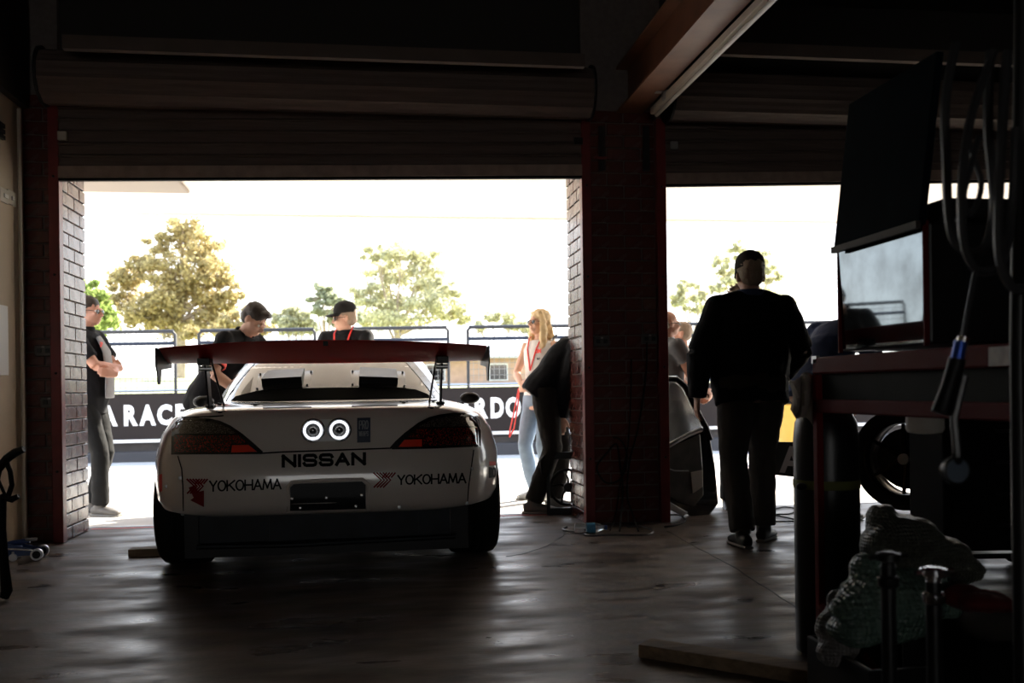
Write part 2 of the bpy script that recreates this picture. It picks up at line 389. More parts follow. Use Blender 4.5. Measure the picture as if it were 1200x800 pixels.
# pit wall with its banner, then the catch fence on top
FA = on_y(60, 500, 16.2); Y0, Y1 = 16.4, 14.9
def fw(px):                                                       # a point of the fence line seen at a picture column
    r = ray(px, 456); # line from (xa,Y0) to (xb,Y1)
    xa, xb = -9.0, 16.0
    # solve CAM.x + t r.x, t r.y on line
    sl = (Y1 - Y0) / (xb - xa); t = (Y0 - sl * xa) / (r.y - sl * r.x)
    return Vector((t * r.x, t * r.y, 0))
def fz(px, py): q = fw(px); t = q.y / ray(px, 456).y; return (CAM + ray(px, py) * t).z
A_ = Vector((-9.0, Y0, 0)); B_ = Vector((16.0, Y1, 0)); FD = (B_ - A_).normalized(); FN = Vector((FD.y, -FD.x, 0))  # towards the camera
M_wallc = mat('shade_coloured_concrete', (.06, .055, .055), .8, noise=.3, nscale=4)  # shade below the kerb edge put into the dark concrete colour
M_ban = mat('black_banner_vinyl', (.020, .015, .014), .6, spec=.2)
M_letter = mat('white_letter_vinyl', (.9, .9, .88), .5)
def slab(nm, x0, x1, z0, z1, d0, d1, m, parent=None, zs=0.0, bev=0):
    mb = MB(); v = []
    for x in (x0, x1):
        q = A_ + FD * ((x - A_.x) / FD.x); s = zs * (x - x0)
        for (dd, z) in ((d0, z0), (d1, z0), (d1, z1), (d0, z1)): w = q + FN * dd; v.append((w.x, w.y, z + s))
    mb.add(v, [(0, 1, 2, 3), (7, 6, 5, 4), (0, 4, 5, 1), (1, 5, 6, 2), (2, 6, 7, 3), (3, 7, 4, 0)]); return mb.build(nm, m, parent, bevel=bev)
SL = .006
zb0 = fz(130, 515); zt0 = fz(130, 462); xl = fw(130).x
def Z(z, x): return z + SL * (x - xl)
pw = slab('pit_wall', -9, 16, Z(-.35, -9), Z(zb0, -9), -.25, 0.02, M_wallc, zs=SL); struct(pw)
slab('wall_coping', -9, 16, Z(zb0 - .055, -9), Z(zb0 - .005, -9), -.25, .10, mat('sunlit_kerb_colour', (.8, .78, .75), .6), pw, zs=SL)  # sunlight on the kerb edge put into its white colour
slab('lower_kerb', -9, 16, Z(-.35, -9), Z(zb0 - .20, -9), 0, .25, mat('shade_coloured_kerb', (.05, .05, .055), .8), pw, zs=SL)  # kerb colour darkened for the shade here
ban = thing('banner', 'long black banner with big white letters along the pit wall', 'banner')
slab('vinyl_sheet', -9, 16, Z(zb0, -9), Z(zt0, -9), 0, .03, M_ban, ban, zs=SL)
def letters(s, px0, px1, ytop, ybot, bold=.05):
    uv, fs = text_mesh(s, bold); x0 = fw(px0).x; x1 = fw(px1).x; z1 = fz(px0, ytop) - SL * (x0 - xl); z0 = fz(px0, ybot) - SL * (x0 - xl)
    v = []
    for u, w in uv:
        x = x0 + (x1 - x0) * u; q = A_ + FD * ((x - A_.x) / FD.x) + FN * .034
        v.append((q.x, q.y, Z(z0 + (z1 - z0) * w, x)))
    put('letter', rawmesh('letter', v, fs), M_letter, ban)
for ch, a, b in (('A', 117, 138), ('R', 145.5, 162), ('A', 163.5, 183), ('C', 184.5, 202), ('E', 206, 219.5), ('C', 229, 247), ('A', 535, 554), ('R', 556, 571.5), ('D', 574.5, 590), ('O', 592, 610)):
    yy = 474.5 - .021 * (a - 145); letters(ch, a, b, yy, yy + 24.5)

fen = thing('catch_fence', 'dark steel catch fence of mesh panels on top of the pit wall', 'fence')
M_rail = mat('dark_fence_tube', (.035, .035, .038), .5, spec=.3)
M_wire = mat('grey_fence_wire', (.25, .25, .24), .5, .3)
def fpt(x, z, d=.0): q = A_ + FD * ((x - A_.x) / FD.x) + FN * d; return Vector((q.x, q.y, Z(z, x)))
zf0 = zt0 - SL * 0; ztop = fz(205, 388) - SL * (fw(205).x - xl); zmid = fz(205, 402) - SL * (fw(205).x - xl); zlow = fz(205, 457) - SL * (fw(205).x - xl)
edges = [(-60, 45), (55, 206), (234, 370), (400, 526), (549, 682), (708, 838), (862, 985), (1010, 1135), (1160, 1290), (1315, 1440)]
for a, b in edges:
    xa, xb = fw(a).x, fw(b).x
    MB().tube([fpt(xa, zf0), fpt(xa, ztop - .05), fpt(xa + .05, ztop)], .026, 8).build('post', M_rail, fen, True)
    MB().tube([fpt(xb, zf0), fpt(xb, ztop - .05), fpt(xb - .05, ztop)], .026, 8).build('post', M_rail, fen, True)
    MB().tube([fpt(xa + .02, ztop), fpt(xb - .02, ztop)], .030).build('top_rail', M_rail, fen, True)
    MB().tube([fpt(xa, zmid), fpt(xb, zmid)], .028).build('middle_rail', mat('blue_grey_rail', (.02, .026, .045), .5, spec=.3), fen, True)
    w = MB(); n = int((xb - xa) / .085)
    for i in range(1, n): x = xa + (xb - xa) * i / n; w.tube([fpt(x, zf0), fpt(x, ztop)], .0045, 3, cap=False)
    zz = zf0
    while zz < ztop: w.tube([fpt(xa, zz), fpt(xb, zz)], .0045, 3, cap=False); zz += .10
    w.build('wire_mesh', M_wire, fen)
MB().tube([fpt(-9, zlow), fpt(16, zlow)], .022).build('low_rail', M_steel, fen, True)
for a, b in edges:
    if b < 300 or 500 < a: MB().tube([fpt(fw(a).x + .02, zf0 + .0), fpt(fw(a).x + .02, zlow)], .02).build('stub_post', M_steel, fen, True)

# grass hill
M_grass = mat('sunlit_grass', (.42, .44, .20), .9, noise=.35, nscale=.6, bump=.3, bscale=8)
v = []; f = []; nx, ny = 60, 40
for j in range(ny):
    y = 17.2 + (j / (ny - 1)) ** 1.5 * 110
    for i in range(nx):
        x = -70 + 160 * i / (nx - 1)
        z = -.6 + 2.9 * (1 - math.exp(-max(0, y - 20) / 22)) + .25 * math.sin(x * .11 + y * .07) * min(1, (y - 17) / 15) - .012 * max(0, y - 60)
        v.append((x, y, z))
for j in range(ny - 1):
    for i in range(nx - 1): a = j * nx + i; f.append((a, a + 1, a + nx + 1, a + nx))
hill = put('grass_hill', rawmesh('grass_hill', v, f), M_grass, smooth=True); struct(hill)
# service road on the hill
def hz(x, y): return -.6 + 2.9 * (1 - math.exp(-max(0, y - 20) / 22)) + .25 * math.sin(x * .11 + y * .07) * min(1, (y - 17) / 15) - .012 * max(0, y - 60)

def leaf_mat(nm, col, tr):
    m = bpy.data.materials.new(nm); m.use_nodes = True; nt = m.node_tree; nt.nodes.clear()
    o = nt.nodes.new('ShaderNodeOutputMaterial'); d = nt.nodes.new('ShaderNodeBsdfDiffuse'); t = nt.nodes.new('ShaderNodeBsdfTranslucent'); mx = nt.nodes.new('ShaderNodeMixShader')
    oi = nt.nodes.new('ShaderNodeNewGeometry'); rp = nt.nodes.new('ShaderNodeValToRGB')
    rp.color_ramp.elements[0].color = (*[c * .55 for c in col], 1); rp.color_ramp.elements[1].color = (*[min(1, c * 1.35) for c in col], 1)
    nt.links.new(oi.outputs['Random Per Island'], rp.inputs[0]); nt.links.new(rp.outputs[0], d.inputs[0]); nt.links.new(rp.outputs[0], t.inputs[0])
    mx.inputs[0].default_value = tr; nt.links.new(d.outputs[0], mx.inputs[1]); nt.links.new(t.outputs[0], mx.inputs[2]); nt.links.new(mx.outputs[0], o.inputs[0]); return m
M_leafA = leaf_mat('olive_gum_leaves', (.52, .43, .22), .5)
M_leafB = leaf_mat('flare_paled_leaves', (.62, .60, .40), .5)  # leaf colour made paler in place of lens flare
M_leafG = leaf_mat('bright_green_leaves', (.36, .44, .14), .5)
M_leafD = leaf_mat('grey_green_leaves', (.42, .44, .30), .5)
M_bark = mat('pale_gum_bark', (.50, .40, .30), .8, noise=.4, nscale=3)
def tree(nm, label, base_px, d, blobs, lm, nleaf, lsize, group=None, dens=1.0, trunk=.22):
    s = d / F
    b = on_d(base_px, 456, d); bz = hz(b.x, b.y) - .2
    t = thing(nm, label, 'tree', (b.x, b.y, bz)); 
    L = []; br = MB(); base = Vector((0, 0, 0))
    tot = sum(r * ry for _, _, r, ry in blobs)
    cen = [];
    for px, py, r, ry in blobs:
        q = on_d(px, py, d + random.uniform(-1, 1) * r * s * .7); q = Vector((q.x - b.x, q.y - b.y, q.z - bz)); cen.append((q, r * s, ry * s))
    top = max(c[0].z for c in cen)
    trunk_top = Vector((random.uniform(-.3, .3), 0, top * .45))
    pts = [base, Vector((.05, 0, top * .2)), trunk_top]; br.tube(pts, [trunk, trunk * .8, trunk * .6], 8)
    for q, R, RY in cen:
        m1 = trunk_top.lerp(q, .45) + Vector((0, 0, -.08 * top * random.random()))
        br.tube([trunk_top * random.uniform(.6, 1), m1, q], [trunk * .42, trunk * .25, trunk * .08], 5)
        for k in range(5):
            e = q + Vector((rng.normal() * R * .6, rng.normal() * R * .6, rng.normal() * RY * .5)); br.tube([m1.lerp(q, random.uniform(.3, 1)), e], [trunk * .12, trunk * .03], 4)
    br.build('trunk', M_bark, t, True)
    P = []
    for q, R, RY in cen:
        n = int(nleaf * (R * RY / (s * s)) / tot); k = max(7, int(n / 55)); per = max(1, n // k)
        for _ in range(k):
            u = rng.normal(size=3); u /= np.linalg.norm(u); rr = rng.random() ** .4
            c = np.array(q) + u * np.array([R, R, RY]) * rr
            sc = R * .125
            P.append(c + rng.normal(size=(per, 3)) * np.array([sc * 1.2, sc * 1.2, sc * .8]) + np.array([0, 0, -.02]))
    P = np.concatenate(P); n = len(P)
    a = rng.normal(size=(n, 3)); a /= np.linalg.norm(a, axis=1)[:, None]; c = rng.normal(size=(n, 3)); c -= a * (a * c).sum(1)[:, None]; c /= np.linalg.norm(c, axis=1)[:, None]
    a *= (lsize * rng.uniform(.6, 1.3, n))[:, None]; c *= (lsize * .5 * rng.uniform(.6, 1.3, n))[:, None]
    V = np.stack([P - a, P + c, P + a, P - c], 1).reshape(-1, 3); Fc = np.arange(n * 4).reshape(-1, 4)
    me = bpy.data.meshes.new('foliage'); me.from_pydata(V.tolist(), [], Fc.tolist()); me.update(); o = put('foliage', me, lm, t); o['kind'] = 'stuff'
    return t
tree('gum_tree', 'tall olive gum tree reaching the soffit, behind the left fence', 212, 48,
     [(215, 268, 26, 14), (190, 285, 18, 14), (235, 290, 26, 18), (170, 312, 20, 16), (205, 318, 30, 20), (250, 318, 26, 20), (150, 335, 22, 22), (190, 350, 32, 24), (232, 350, 30, 22), (265, 345, 20, 22), (160, 372, 26, 16), (205, 382, 34, 14), (250, 378, 26, 14), (138, 352, 12, 18)], M_leafA, 19000, .13, trunk=.35)
tree('green_tree', 'bright green leafy tree beside the left brick pier', 95, 40, [(112, 350, 16, 16), (100, 338, 14, 14), (122, 372, 18, 16), (100, 375, 24, 20), (112, 362, 20, 20), (80, 360, 20, 26)], M_leafG, 9000, .13)
tree('flare_paled_gum_tree', 'spreading gum tree, coloured pale for flare, behind the man in the black cap', 470, 62,
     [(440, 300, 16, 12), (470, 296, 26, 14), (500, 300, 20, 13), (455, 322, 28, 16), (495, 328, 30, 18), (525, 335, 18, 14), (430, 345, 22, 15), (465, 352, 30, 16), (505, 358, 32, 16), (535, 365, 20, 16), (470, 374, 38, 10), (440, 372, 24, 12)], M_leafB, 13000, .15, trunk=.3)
tree('small_gum_tree', 'small grey green gum tree left of the black cap', 385, 52, [(378, 340, 14, 8), (368, 348, 9, 7), (390, 352, 14, 10), (376, 362, 12, 8), (395, 372, 18, 10), (412, 368, 14, 10)], M_leafD, 4200, .14)
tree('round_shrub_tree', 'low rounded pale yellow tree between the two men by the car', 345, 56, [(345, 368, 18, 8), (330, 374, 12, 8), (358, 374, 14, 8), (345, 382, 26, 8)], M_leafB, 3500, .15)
tree('bushy_tree', 'low yellow green bushes along the fence behind the young man', 275, 44, [(275, 378, 20, 10), (255, 384, 18, 8), (295, 372, 12, 14), (290, 384, 18, 8), (310, 385, 12, 8), (225, 388, 20, 6)], M_leafA, 3600, .13)
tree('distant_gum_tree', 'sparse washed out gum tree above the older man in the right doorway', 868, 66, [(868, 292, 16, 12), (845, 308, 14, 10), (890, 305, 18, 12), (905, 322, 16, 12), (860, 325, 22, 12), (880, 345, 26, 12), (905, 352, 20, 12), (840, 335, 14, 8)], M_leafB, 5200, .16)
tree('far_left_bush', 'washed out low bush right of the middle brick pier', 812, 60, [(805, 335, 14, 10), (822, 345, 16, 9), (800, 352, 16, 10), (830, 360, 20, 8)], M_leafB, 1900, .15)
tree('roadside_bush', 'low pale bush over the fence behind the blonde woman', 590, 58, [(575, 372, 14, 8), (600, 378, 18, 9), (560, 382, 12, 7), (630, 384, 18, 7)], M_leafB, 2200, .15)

# low clubhouse beyond the fence
q = on_d(540, 456, 44); bz = hz(q.x, q.y)
cb = thing('clubhouse', 'low brown brick clubhouse with white roof seen through the fence right of the wing', 'building', (q.x, q.y, bz - .6))
M_hb = mat('orange_brick_far', (.55, .36, .26), .8, noise=.2, nscale=3); M_hw = mat('white_cladding', (.75, .75, .74), .6)
MB().box((-2.2, 0, 0), (4.2, 5, 1.75)).build('wall', M_hb, cb)
MB().prism([(-.5, 1.75), (5.5, 1.75), (5.5, 1.9), (2.5, 2.75), (-.5, 1.9)], 'x', -2.6, 4.6).build('roof', mat('far_pale_roof', (.6, .6, .62), .5), cb)
for x in (-1.6, 1.3):
    w = MB().box((x, -.05, .7), (x + .9, .0, 1.5)).build('window', M_hw, cb); MB().box((x + .06, -.07, .76), (x + .84, -.05, 1.44)).build('pane', M_glassdark, w)
# yellow drum by the pit wall, seen past the older man
q = foot(925, 13.3, -.12)
ydr = thing('yellow_bin', 'yellow bin against the pit wall beyond the rag on the gas bottle', 'bin', (q.x, q.y, q.z))
MB().lathe([(.14, 0), (.16, .75), (.17, .78), (.15, .80)], 20).build('body', mat('yellow_plastic', (.50, .30, .05), .6), ydr, True); MB().lathe([(.18, .80), (.17, .86), (.05, .90)], 20).build('lid', M_blk, ydr, True)

# ------------------------------------------------------------------ people
M_skin = mat('skin', (.62, .36, .26), .5, noise=.12, nscale=12)
M_skin2 = mat('ruddy_skin', (.60, .30, .21), .5, noise=.12, nscale=12)
def fabric(nm, c, n=.15): return mat(nm, c, .85, noise=n, nscale=18, sheen=.03, spec=.2, bump=.15, bscale=90)
def ik(a, c, l1, l2, bend):
    a, c, bend = Vector(a), Vector(c), Vector(bend); d = c - a; L = min(d.length, (l1 + l2) * .998); u = d.normalized()
    x = (l1 * l1 - l2 * l2 + L * L) / (2 * L); h = math.sqrt(max(0, l1 * l1 - x * x)); b = (bend - u * bend.dot(u)).normalized()
    return a + u * x + b * h, a + u * L
def hand(mb, wrist, dirv, palm_n, thumb_side, s=1.0, curl=.5):
    d = Vector(dirv).normalized(); n = Vector(palm_n); n = (n - d * n.dot(d)).normalized(); t = d.cross(n) * thumb_side
    w = Vector(wrist); mb.tube([w - d * .02, w + d * .03 * s, w + d * .085 * s], [.024 * s, .036 * s, .040 * s], 10, right=t, ry=[.019 * s, .016 * s, .015 * s])
    lens = (.062, .072, .068, .052)
    for k in range(4):
        off = t * (.030 - .020 * k) * s; b = w + d * .082 * s + off; a1 = curl * .5; a2 = curl * 1.3
        d1 = d * math.cos(a1) + n * math.sin(a1); d2 = d * math.cos(a2) + n * math.sin(a2); l = lens[k] * s
        mb.tube([b - d * .02, b, b + d1 * l * .5, b + d1 * l * .5 + d2 * l * .5], [.0095 * s, .0095 * s, .009 * s, .0075 * s], 7)
    b = w + d * .02 * s + t * .03 * s; td = (d * .75 + t * .55 + n * .35).normalized()
    mb.tube([b, b + td * .035 * s, b + td * .035 * s + (td + d * .5).normalized() * .032 * s], [.0125 * s, .0115 * s, .009 * s], 7)

def person(label, loc, facing, H=1.75, P=None, top=('polo', None), bottom=None, shoe=None, head=(0, 0, 0), hair=None, hstyle='short', acc=(), belly=0., fem=False, skin=None, vox=.010, sleeve=.55, wide=1.0, parts=True, shorts=False, collar=None, tshirt_hem=-.07, loose=1.0, curl=.6):
    P = P or {}; s = H / 1.75; skin = skin or M_skin
    root = thing('person', label, 'person', loc, math.radians(facing))
    pel = Vector(P.get('pelvis', (0, 0, .95))); che = Vector(P.get('chest', (0, .0, 1.25))); nek = Vector(P.get('neck', (0, -.015, 1.47)))
    hd = Vector(P.get('head', tuple(nek + Vector((0, .03, .15)))))
    sw = (.175 if fem else .195) * wide; up = (nek - che).normalized(); lat = Vector(P.get('lat', (1, 0, 0)))
    shR = Vector(P.get('shR', tuple(nek - up * .048 + lat * sw))); shL = Vector(P.get('shL', tuple(nek - up * .048 - lat * sw)))
    lat = (shR - shL).normalized()
    hipR = pel + Vector((.09, 0, -.03)); hipL = pel + Vector((-.09, 0, -.03))
    anR = Vector(P.get('ankR', (.11, 0, .085))); anL = Vector(P.get('ankL', (-.11, 0, .085)))
    knR, anR = ik(hipR, anR, .43, .43, P.get('kneeR', (0.15, 1, 0))); knL, anL = ik(hipL, anL, .43, .43, P.get('kneeL', (-.15, 1, 0)))
    elR, wrR = ik(shR, P.get('wrR', (.27, .06, .86)), .29, .26, P.get('elbR', (.6, -1, 0))); elL, wrL = ik(shL, P.get('wrL', (-.27, .06, .86)), .29, .26, P.get('elbL', (-.6, -1, 0)))
    S = lambda v: Vector(v) * s
    hr = Euler((math.radians(head[1]), math.radians(head[2]), math.radians(head[0])), 'XYZ').to_matrix(); hr = (Matrix.Rotation(math.radians(head[0]), 3, 'Z') @ Matrix.Rotation(math.radians(head[1]), 3, 'X') @ Matrix.Rotation(math.radians(head[2]), 3, 'Y'))
    HP = lambda x, y, z: S(hd + hr @ Vector((x, y, z)))
    w = wide; dt = 1.0
    def torso(mb, inf, z0, z1, n=18):
        # stations from hem to neck base
        st = [(pel + (che - pel) * -.42, .158 * w, .115), (pel, .168 * w, .125 + belly * .3), (pel.lerp(che, .45), (.138 if fem else .155) * w + belly * .5, .108 + belly), (che, .155 * w + belly * .2, .122 + belly * .6), (che.lerp(nek, .55), .172 * w, .115 + belly * .1), (che.lerp(nek, .78), .155 * w, .092), (nek - up * .012, .078, .068), (nek + up * .02, .060, .058)]
        pts = []; rx = []; ry = []
        for i, (p, a, b) in enumerate(st):
            q = p + Vector((0, belly * .5 * (1 if 1 <= i <= 3 else 0), 0))
            if z0 <= i <= z1: pts.append(S(q)); rx.append((a + inf) * s); ry.append((b + inf) * s)
        mb.tube(pts, rx, n, right=lat, ry=ry)
    b = MB(); torso(b, 0, 0, 7)
    b.tube([S(nek - up * .04), S(nek.lerp(hd, .55)), S(hd)], [.060 * s, .054 * s, .052 * s], 12)
    R3 = hr * s
    e = lambda c, r: b.ell(HP(*c), [q_ for q_ in r], R3, 14, 9)
    e((0, -.015, .035), (.074, .092, .083)); e((0, .025, -.02), (.061, .066, .085)); e((0, .045, -.078), (.040, .040, .030)); e((0, .02, -.06), (.054, .055, .035))
    e((0, .088, .020), (.045, .012, .010)); e((.033, .066, -.022), (.026, .022, .022)); e((-.033, .066, -.022), (.026, .022, .022)); e((0, .088, -.058), (.023, .011, .006)); e((0, .086, -.068), (.019, .010, .006))
    b.tube([HP(0, .082, .015), HP(0, .105, -.020), HP(0, .112, -.032)], [.009 * s, .012 * s, .012 * s], 8); e((.010, .098, -.034), (.009, .010, .008)); e((-.010, .098, -.034), (.009, .010, .008))
    for sg in (1, -1): e((sg * .076, -.012, -.008), (.009, .020, .031)); e((sg * .083, -.018, .000), (.006, .014, .024))
    for sh, el, wr, sg in ((shR, elR, wrR, 1), (shL, elL, wrL, -1)):
        f_ = .86 if fem else 1.0
        b.tube([S(sh - (el - sh).normalized() * .01), S(sh.lerp(el, .35)), S(el)], [.056 * s * f_, .049 * s * f_, .041 * s * f_], 12)
        b.tube([S(el), S(el.lerp(wr, .3)), S(wr)], [.041 * s * f_, .042 * s * f_, .027 * s * f_], 12)
        dv = (wr - el).normalized(); pn = Vector(P.get('palmR' if sg > 0 else 'palmL', (-sg, 0, 0)))
        if abs(pn.normalized().dot(dv)) > .95: pn = Vector((0, 0, -1))
        hv = Vector(P.get('handR' if sg > 0 else 'handL', tuple(dv))); hand(b, S(wr), hv, pn, 1 if sg > 0 else -1, s * (.9 if fem else 1), curl)
    for hp, kn, an in ((hipR, knR, anR), (hipL, knL, anL)):
        b.tube([S(hp + Vector((0, 0, .02))), S(hp.lerp(kn, .4)), S(kn)], [.088 * s, .076 * s, .054 * s], 12); b.tube([S(kn), S(kn.lerp(an, .3)), S(an)], [.053 * s, .054 * s, .036 * s], 12); b.ell(S(an), (.036 * s,) * 3)
    put('body', remesh(b, 'body', vox * .8, 2), skin, root)
    # eyes
    if parts:
        for sg in (1, -1):
            ey = MB().ell(HP(sg * .031, .070, .001), (.0125, .0125, .0125), R3).build('eye', mat('eye_white', (.7, .68, .65), .2), root, True)
            MB().ell(HP(sg * .031, .0795, .001), (.0055, .0045, .0055), R3).build('iris', mat('eye_dark', (.03, .02, .015), .2), ey, True)
    # top
    if top[1] is not None:
        m = MB(); torso(m, .018 * loose, 0 if tshirt_hem < 0 else 1, 6)
        for sh, el, wr, sg in ((shR, elR, wrR, 1), (shL, elL, wrL, -1)):
            if sleeve > 0:
                end = sh.lerp(el, min(1, sleeve)); m.ell(S(sh), (.072 * s * loose,) * 3)
                m.tube([S(nek - up * .02 + lat * sg * .01), S(nek.lerp(sh, .45) - up * .012), S(sh - up * .004)], [.062 * s, .064 * s * loose, .062 * s * loose], 12)
                m.tube([S(nek.lerp(sh, .3) - up * .06), S(sh - up * .03)], [.075 * s, .066 * s * loose], 12)
                pts = [sh, sh.lerp(el, min(1, sleeve) * .3), sh.lerp(el, min(1, sleeve) * .6), end]
                m.tube([S(p) for p in pts], [.070 * s * loose, .071 * s * loose, .069 * s * loose, (.070 if sleeve < 1 else .060) * s * loose], 14)
                if sleeve > 1: m.tube([S(el), S(el.lerp(wr, .5)), S(wr + (wr - el).normalized() * .0)], [.062 * s * loose, .058 * s * loose, .044 * s * loose], 14)
        put('shirt' if top[0] != 'jumper' else 'jumper', remesh(m, 'shirt', vox * 1.15, 2, .018 * loose, .11), top[1], root)
    if collar:
        c_ = MB(); ring1 = []; ring2 = []
        pts = [S(nek - up * .012 + (lat * math.cos(a) * .078 + (up.cross(lat)) * math.sin(a) * .075)) for a in [2 * PI * k / 20 for k in range(20)]]
        for rr, dz in ((1.0, -.02), (1.0, .028), (.90, .030), (.90, -.02)):
            ring1.append([S(nek + up * dz + (lat * math.cos(a) * .082 + (up.cross(lat)) * math.sin(a) * .078) * rr) for a in [2 * PI * k / 20 for k in range(20)]])
        c_.loft(ring1 + [ring1[0]], cap=False); c_.build('collar', collar, root, True)
    if bottom is not None:
        m = MB(); k = max(1.02, loose)
        pts = [pel + (che - pel) * .22, pel, pel + (che - pel) * -.30]
        m.tube([S(p) for p in pts], [(.152 * w + belly * .2) * s, .176 * w * s, .168 * w * s], 18, right=(1, 0, 0), ry=[(.112 + belly * .5) * s, .138 * s, .125 * s])
        for hp, kn, an in ((hipR, knR, anR), (hipL, knL, anL)):
            lo = an + (kn - an) * .02
            m.tube([S(hp + Vector((0, 0, .02))), S(hp.lerp(kn, .4)), S(kn), S(kn.lerp(lo, .5)), S(lo)], [.094 * s * k, .090 * s * k, .068 * s * k, .066 * s * k, (.050 if fem else .064) * s * k], 14)
        put('trousers' if not fem else 'jeans', remesh(m, 'trousers', vox * 1.15, 2, .018, .10), bottom, root)
    if shoe is not None:
        for an, kd, key in ((anR, P.get('footR', (.15, 1, 0)), 'R'), (anL, P.get('footL', (-.15, 1, 0)), 'L')):
            kd = Vector(kd).normalized(); m = MB(); z0 = an.z - .085
            sp = lambda f_, h: S(Vector((an.x, an.y, z0)) + kd * f_ + Vector((0, 0, h)))
            m.tube([sp(-.075, .042), sp(-.03, .05), sp(.05, .045), sp(.13, .034), sp(.185, .028)], [.030 * s, .040 * s, .047 * s, .046 * s, .026 * s], 12, right=kd.cross(Vector((0, 0, 1))), ry=[.034 * s, .042 * s, .036 * s, .028 * s, .018 * s])
            m.tube([sp(0, .06), sp(-.005, .12)], [.046 * s, .045 * s], 12)
            sh_ = put('shoe', remesh(m, 'shoe', .008, 2), shoe, root)
            so = MB(); so.tube([sp(-.085, .011), sp(0, .011), sp(.07, .011), sp(.14, .011), sp(.195, .013)], [.028 * s, .042 * s, .050 * s, .047 * s, .024 * s], 12, right=kd.cross(Vector((0, 0, 1))), ry=[.011 * s] * 5); so.build('sole', mat('shoe_sole', (.25, .24, .22), .7), sh_, True)
    if hair is not None:
        m = MB()
        if hstyle != 'bald':
            m.ell(HP(0, -.024, .052), (.082, .098, .080), R3, 16, 10); m.ell(HP(0, -.055, .005), (.076, .062, .075), R3, 14, 9)
        if hstyle == 'quiff':
            m.ell(HP(0, .050, .098), (.058, .042, .026), R3); m.ell(HP(.015, .066, .104), (.04, .028, .022), R3)
        if hstyle == 'wild':
            for k in range(26):
                u = Vector((rng.normal(), rng.normal(), abs(rng.normal()))).normalized(); m.tube([HP(u.x * .06, u.y * .07 - .02, u.z * .07 + .04), HP(u.x * .11, u.y * .12 - .02, u.z * .11 + .05)], [.018, .006], 6)
        if hstyle == 'long':
            m.ell(HP(0, -.055, -.06), (.084, .055, .10), R3)
            for sg in (1, -1):
                m.tube([HP(sg * .045, .035, .10), HP(sg * .080, .015, .02), HP(sg * .088, .01, -.10), HP(sg * .098, .02, -.22), HP(sg * .085, .05, -.33)], [.030, .028, .034, .040, .020], 10, ry=[.022, .030, .04, .03, .012])
            m.tube([HP(0, -.05, 0), HP(0, -.085, -.15), HP(0, -.09, -.32)], [.08, .10, .07], 12, ry=[.04, .045, .02])
        if hstyle == 'bald': m.ell(HP(0, -.052, -.01), (.080, .062, .040), R3)
        put('hair', remesh(m, 'hair', .009, 1, .012 if hstyle != 'long' else .02, .03), hair, root)
    for a in acc:
        if a == 'sunglasses' or a == 'glasses':
            lm = M_glassdark if a == 'sunglasses' else mat('clear_lens', (.5, .5, .5), .05, spec=.6)
            g = MB()
            for sg in (1, -1): g.tube([HP(sg * .066, .070, .006), HP(sg * .084, .0, .006), HP(sg * .084, -.03, -.002)], .0028, 6)
            g.tube([HP(-.015, .097, .010), HP(.015, .097, .010)], .003, 6)
            gl = g.build('sunglasses' if a == 'sunglasses' else 'glasses', M_blk, root, True)
            for sg in (1, -1): MB().ell(HP(sg * .036, .088, .000), (.029, .007, .019 if a == 'sunglasses' else .014), R3).build('lens', lm, gl, True)
        if isinstance(a, tuple) and a[0] == 'cap':
            cm = MB(); rings = []
            for k, (rr, zz) in enumerate(((1.0, .0), (1.0, .03), (.93, .062), (.72, .09), (.38, .108), (.06, .114))):
                rings.append([HP(math.cos(t) * .087 * rr, -.012 + math.sin(t) * .104 * rr, .046 + zz) for t in [2 * PI * j / 24 for j in range(24)]])
            cm.loft(rings); cap = cm.build('cap', a[1], root, True)
            br = MB(); r1 = []; r2 = []
            for j in range(13):
                t = PI * (.12 + .76 * j / 12); inx = math.cos(t) * .086; iny = -.012 + math.sin(t) * .100; ox = math.cos(t) * .086; oy = iny + math.sin(t) ** 1.2 * .078
                r1.append([HP(inx, iny, .052), HP(ox, oy, .040 - .02 * abs(math.cos(t))), HP(ox, oy, .036 - .02 * abs(math.cos(t))), HP(inx, iny, .045)])
            br.loft(r1); br.build('brim', a[1], cap, True)
            MB().ell(HP(0, -.012, .162), (.007, .007, .004), R3).build('button', a[1], cap, True)
    root['_s'] = s
    info = dict(S=S, nek=nek, che=che, pel=pel, up=up, lat=lat, HP=HP, s=s, shR=shR, shL=shL, elR=elR, elL=elL, wrR=wrR, wrL=wrL, R3=R3, belly=belly)
    del root['_s']
    return root, info
def chest_text(root, I, sstr, u, v, w, h, m, name='logo', dep=.155, side=1, bold=.03):
    uv, fs = text_mesh(sstr, bold); nrm = I['up'].cross(I['lat']).normalized()
    if nrm.y * 1 < 0: nrm = -nrm
    c = I['che'].lerp(I['nek'], .35) + nrm * (dep + I['belly'] * .3) + I['lat'] * u + I['up'] * v
    V = [I['S'](c + I['lat'] * (side * (a - .5) * w * -1) + I['up'] * ((b - .5) * h) - nrm * (abs(u + (a - .5) * w) ** 2 * 1.2)) for a, b in uv]
    me = rawmesh(name, V, fs); o = put(name, me, m, root); so = o.modifiers.new('s', 'SOLIDIFY'); so.thickness = .004; return o
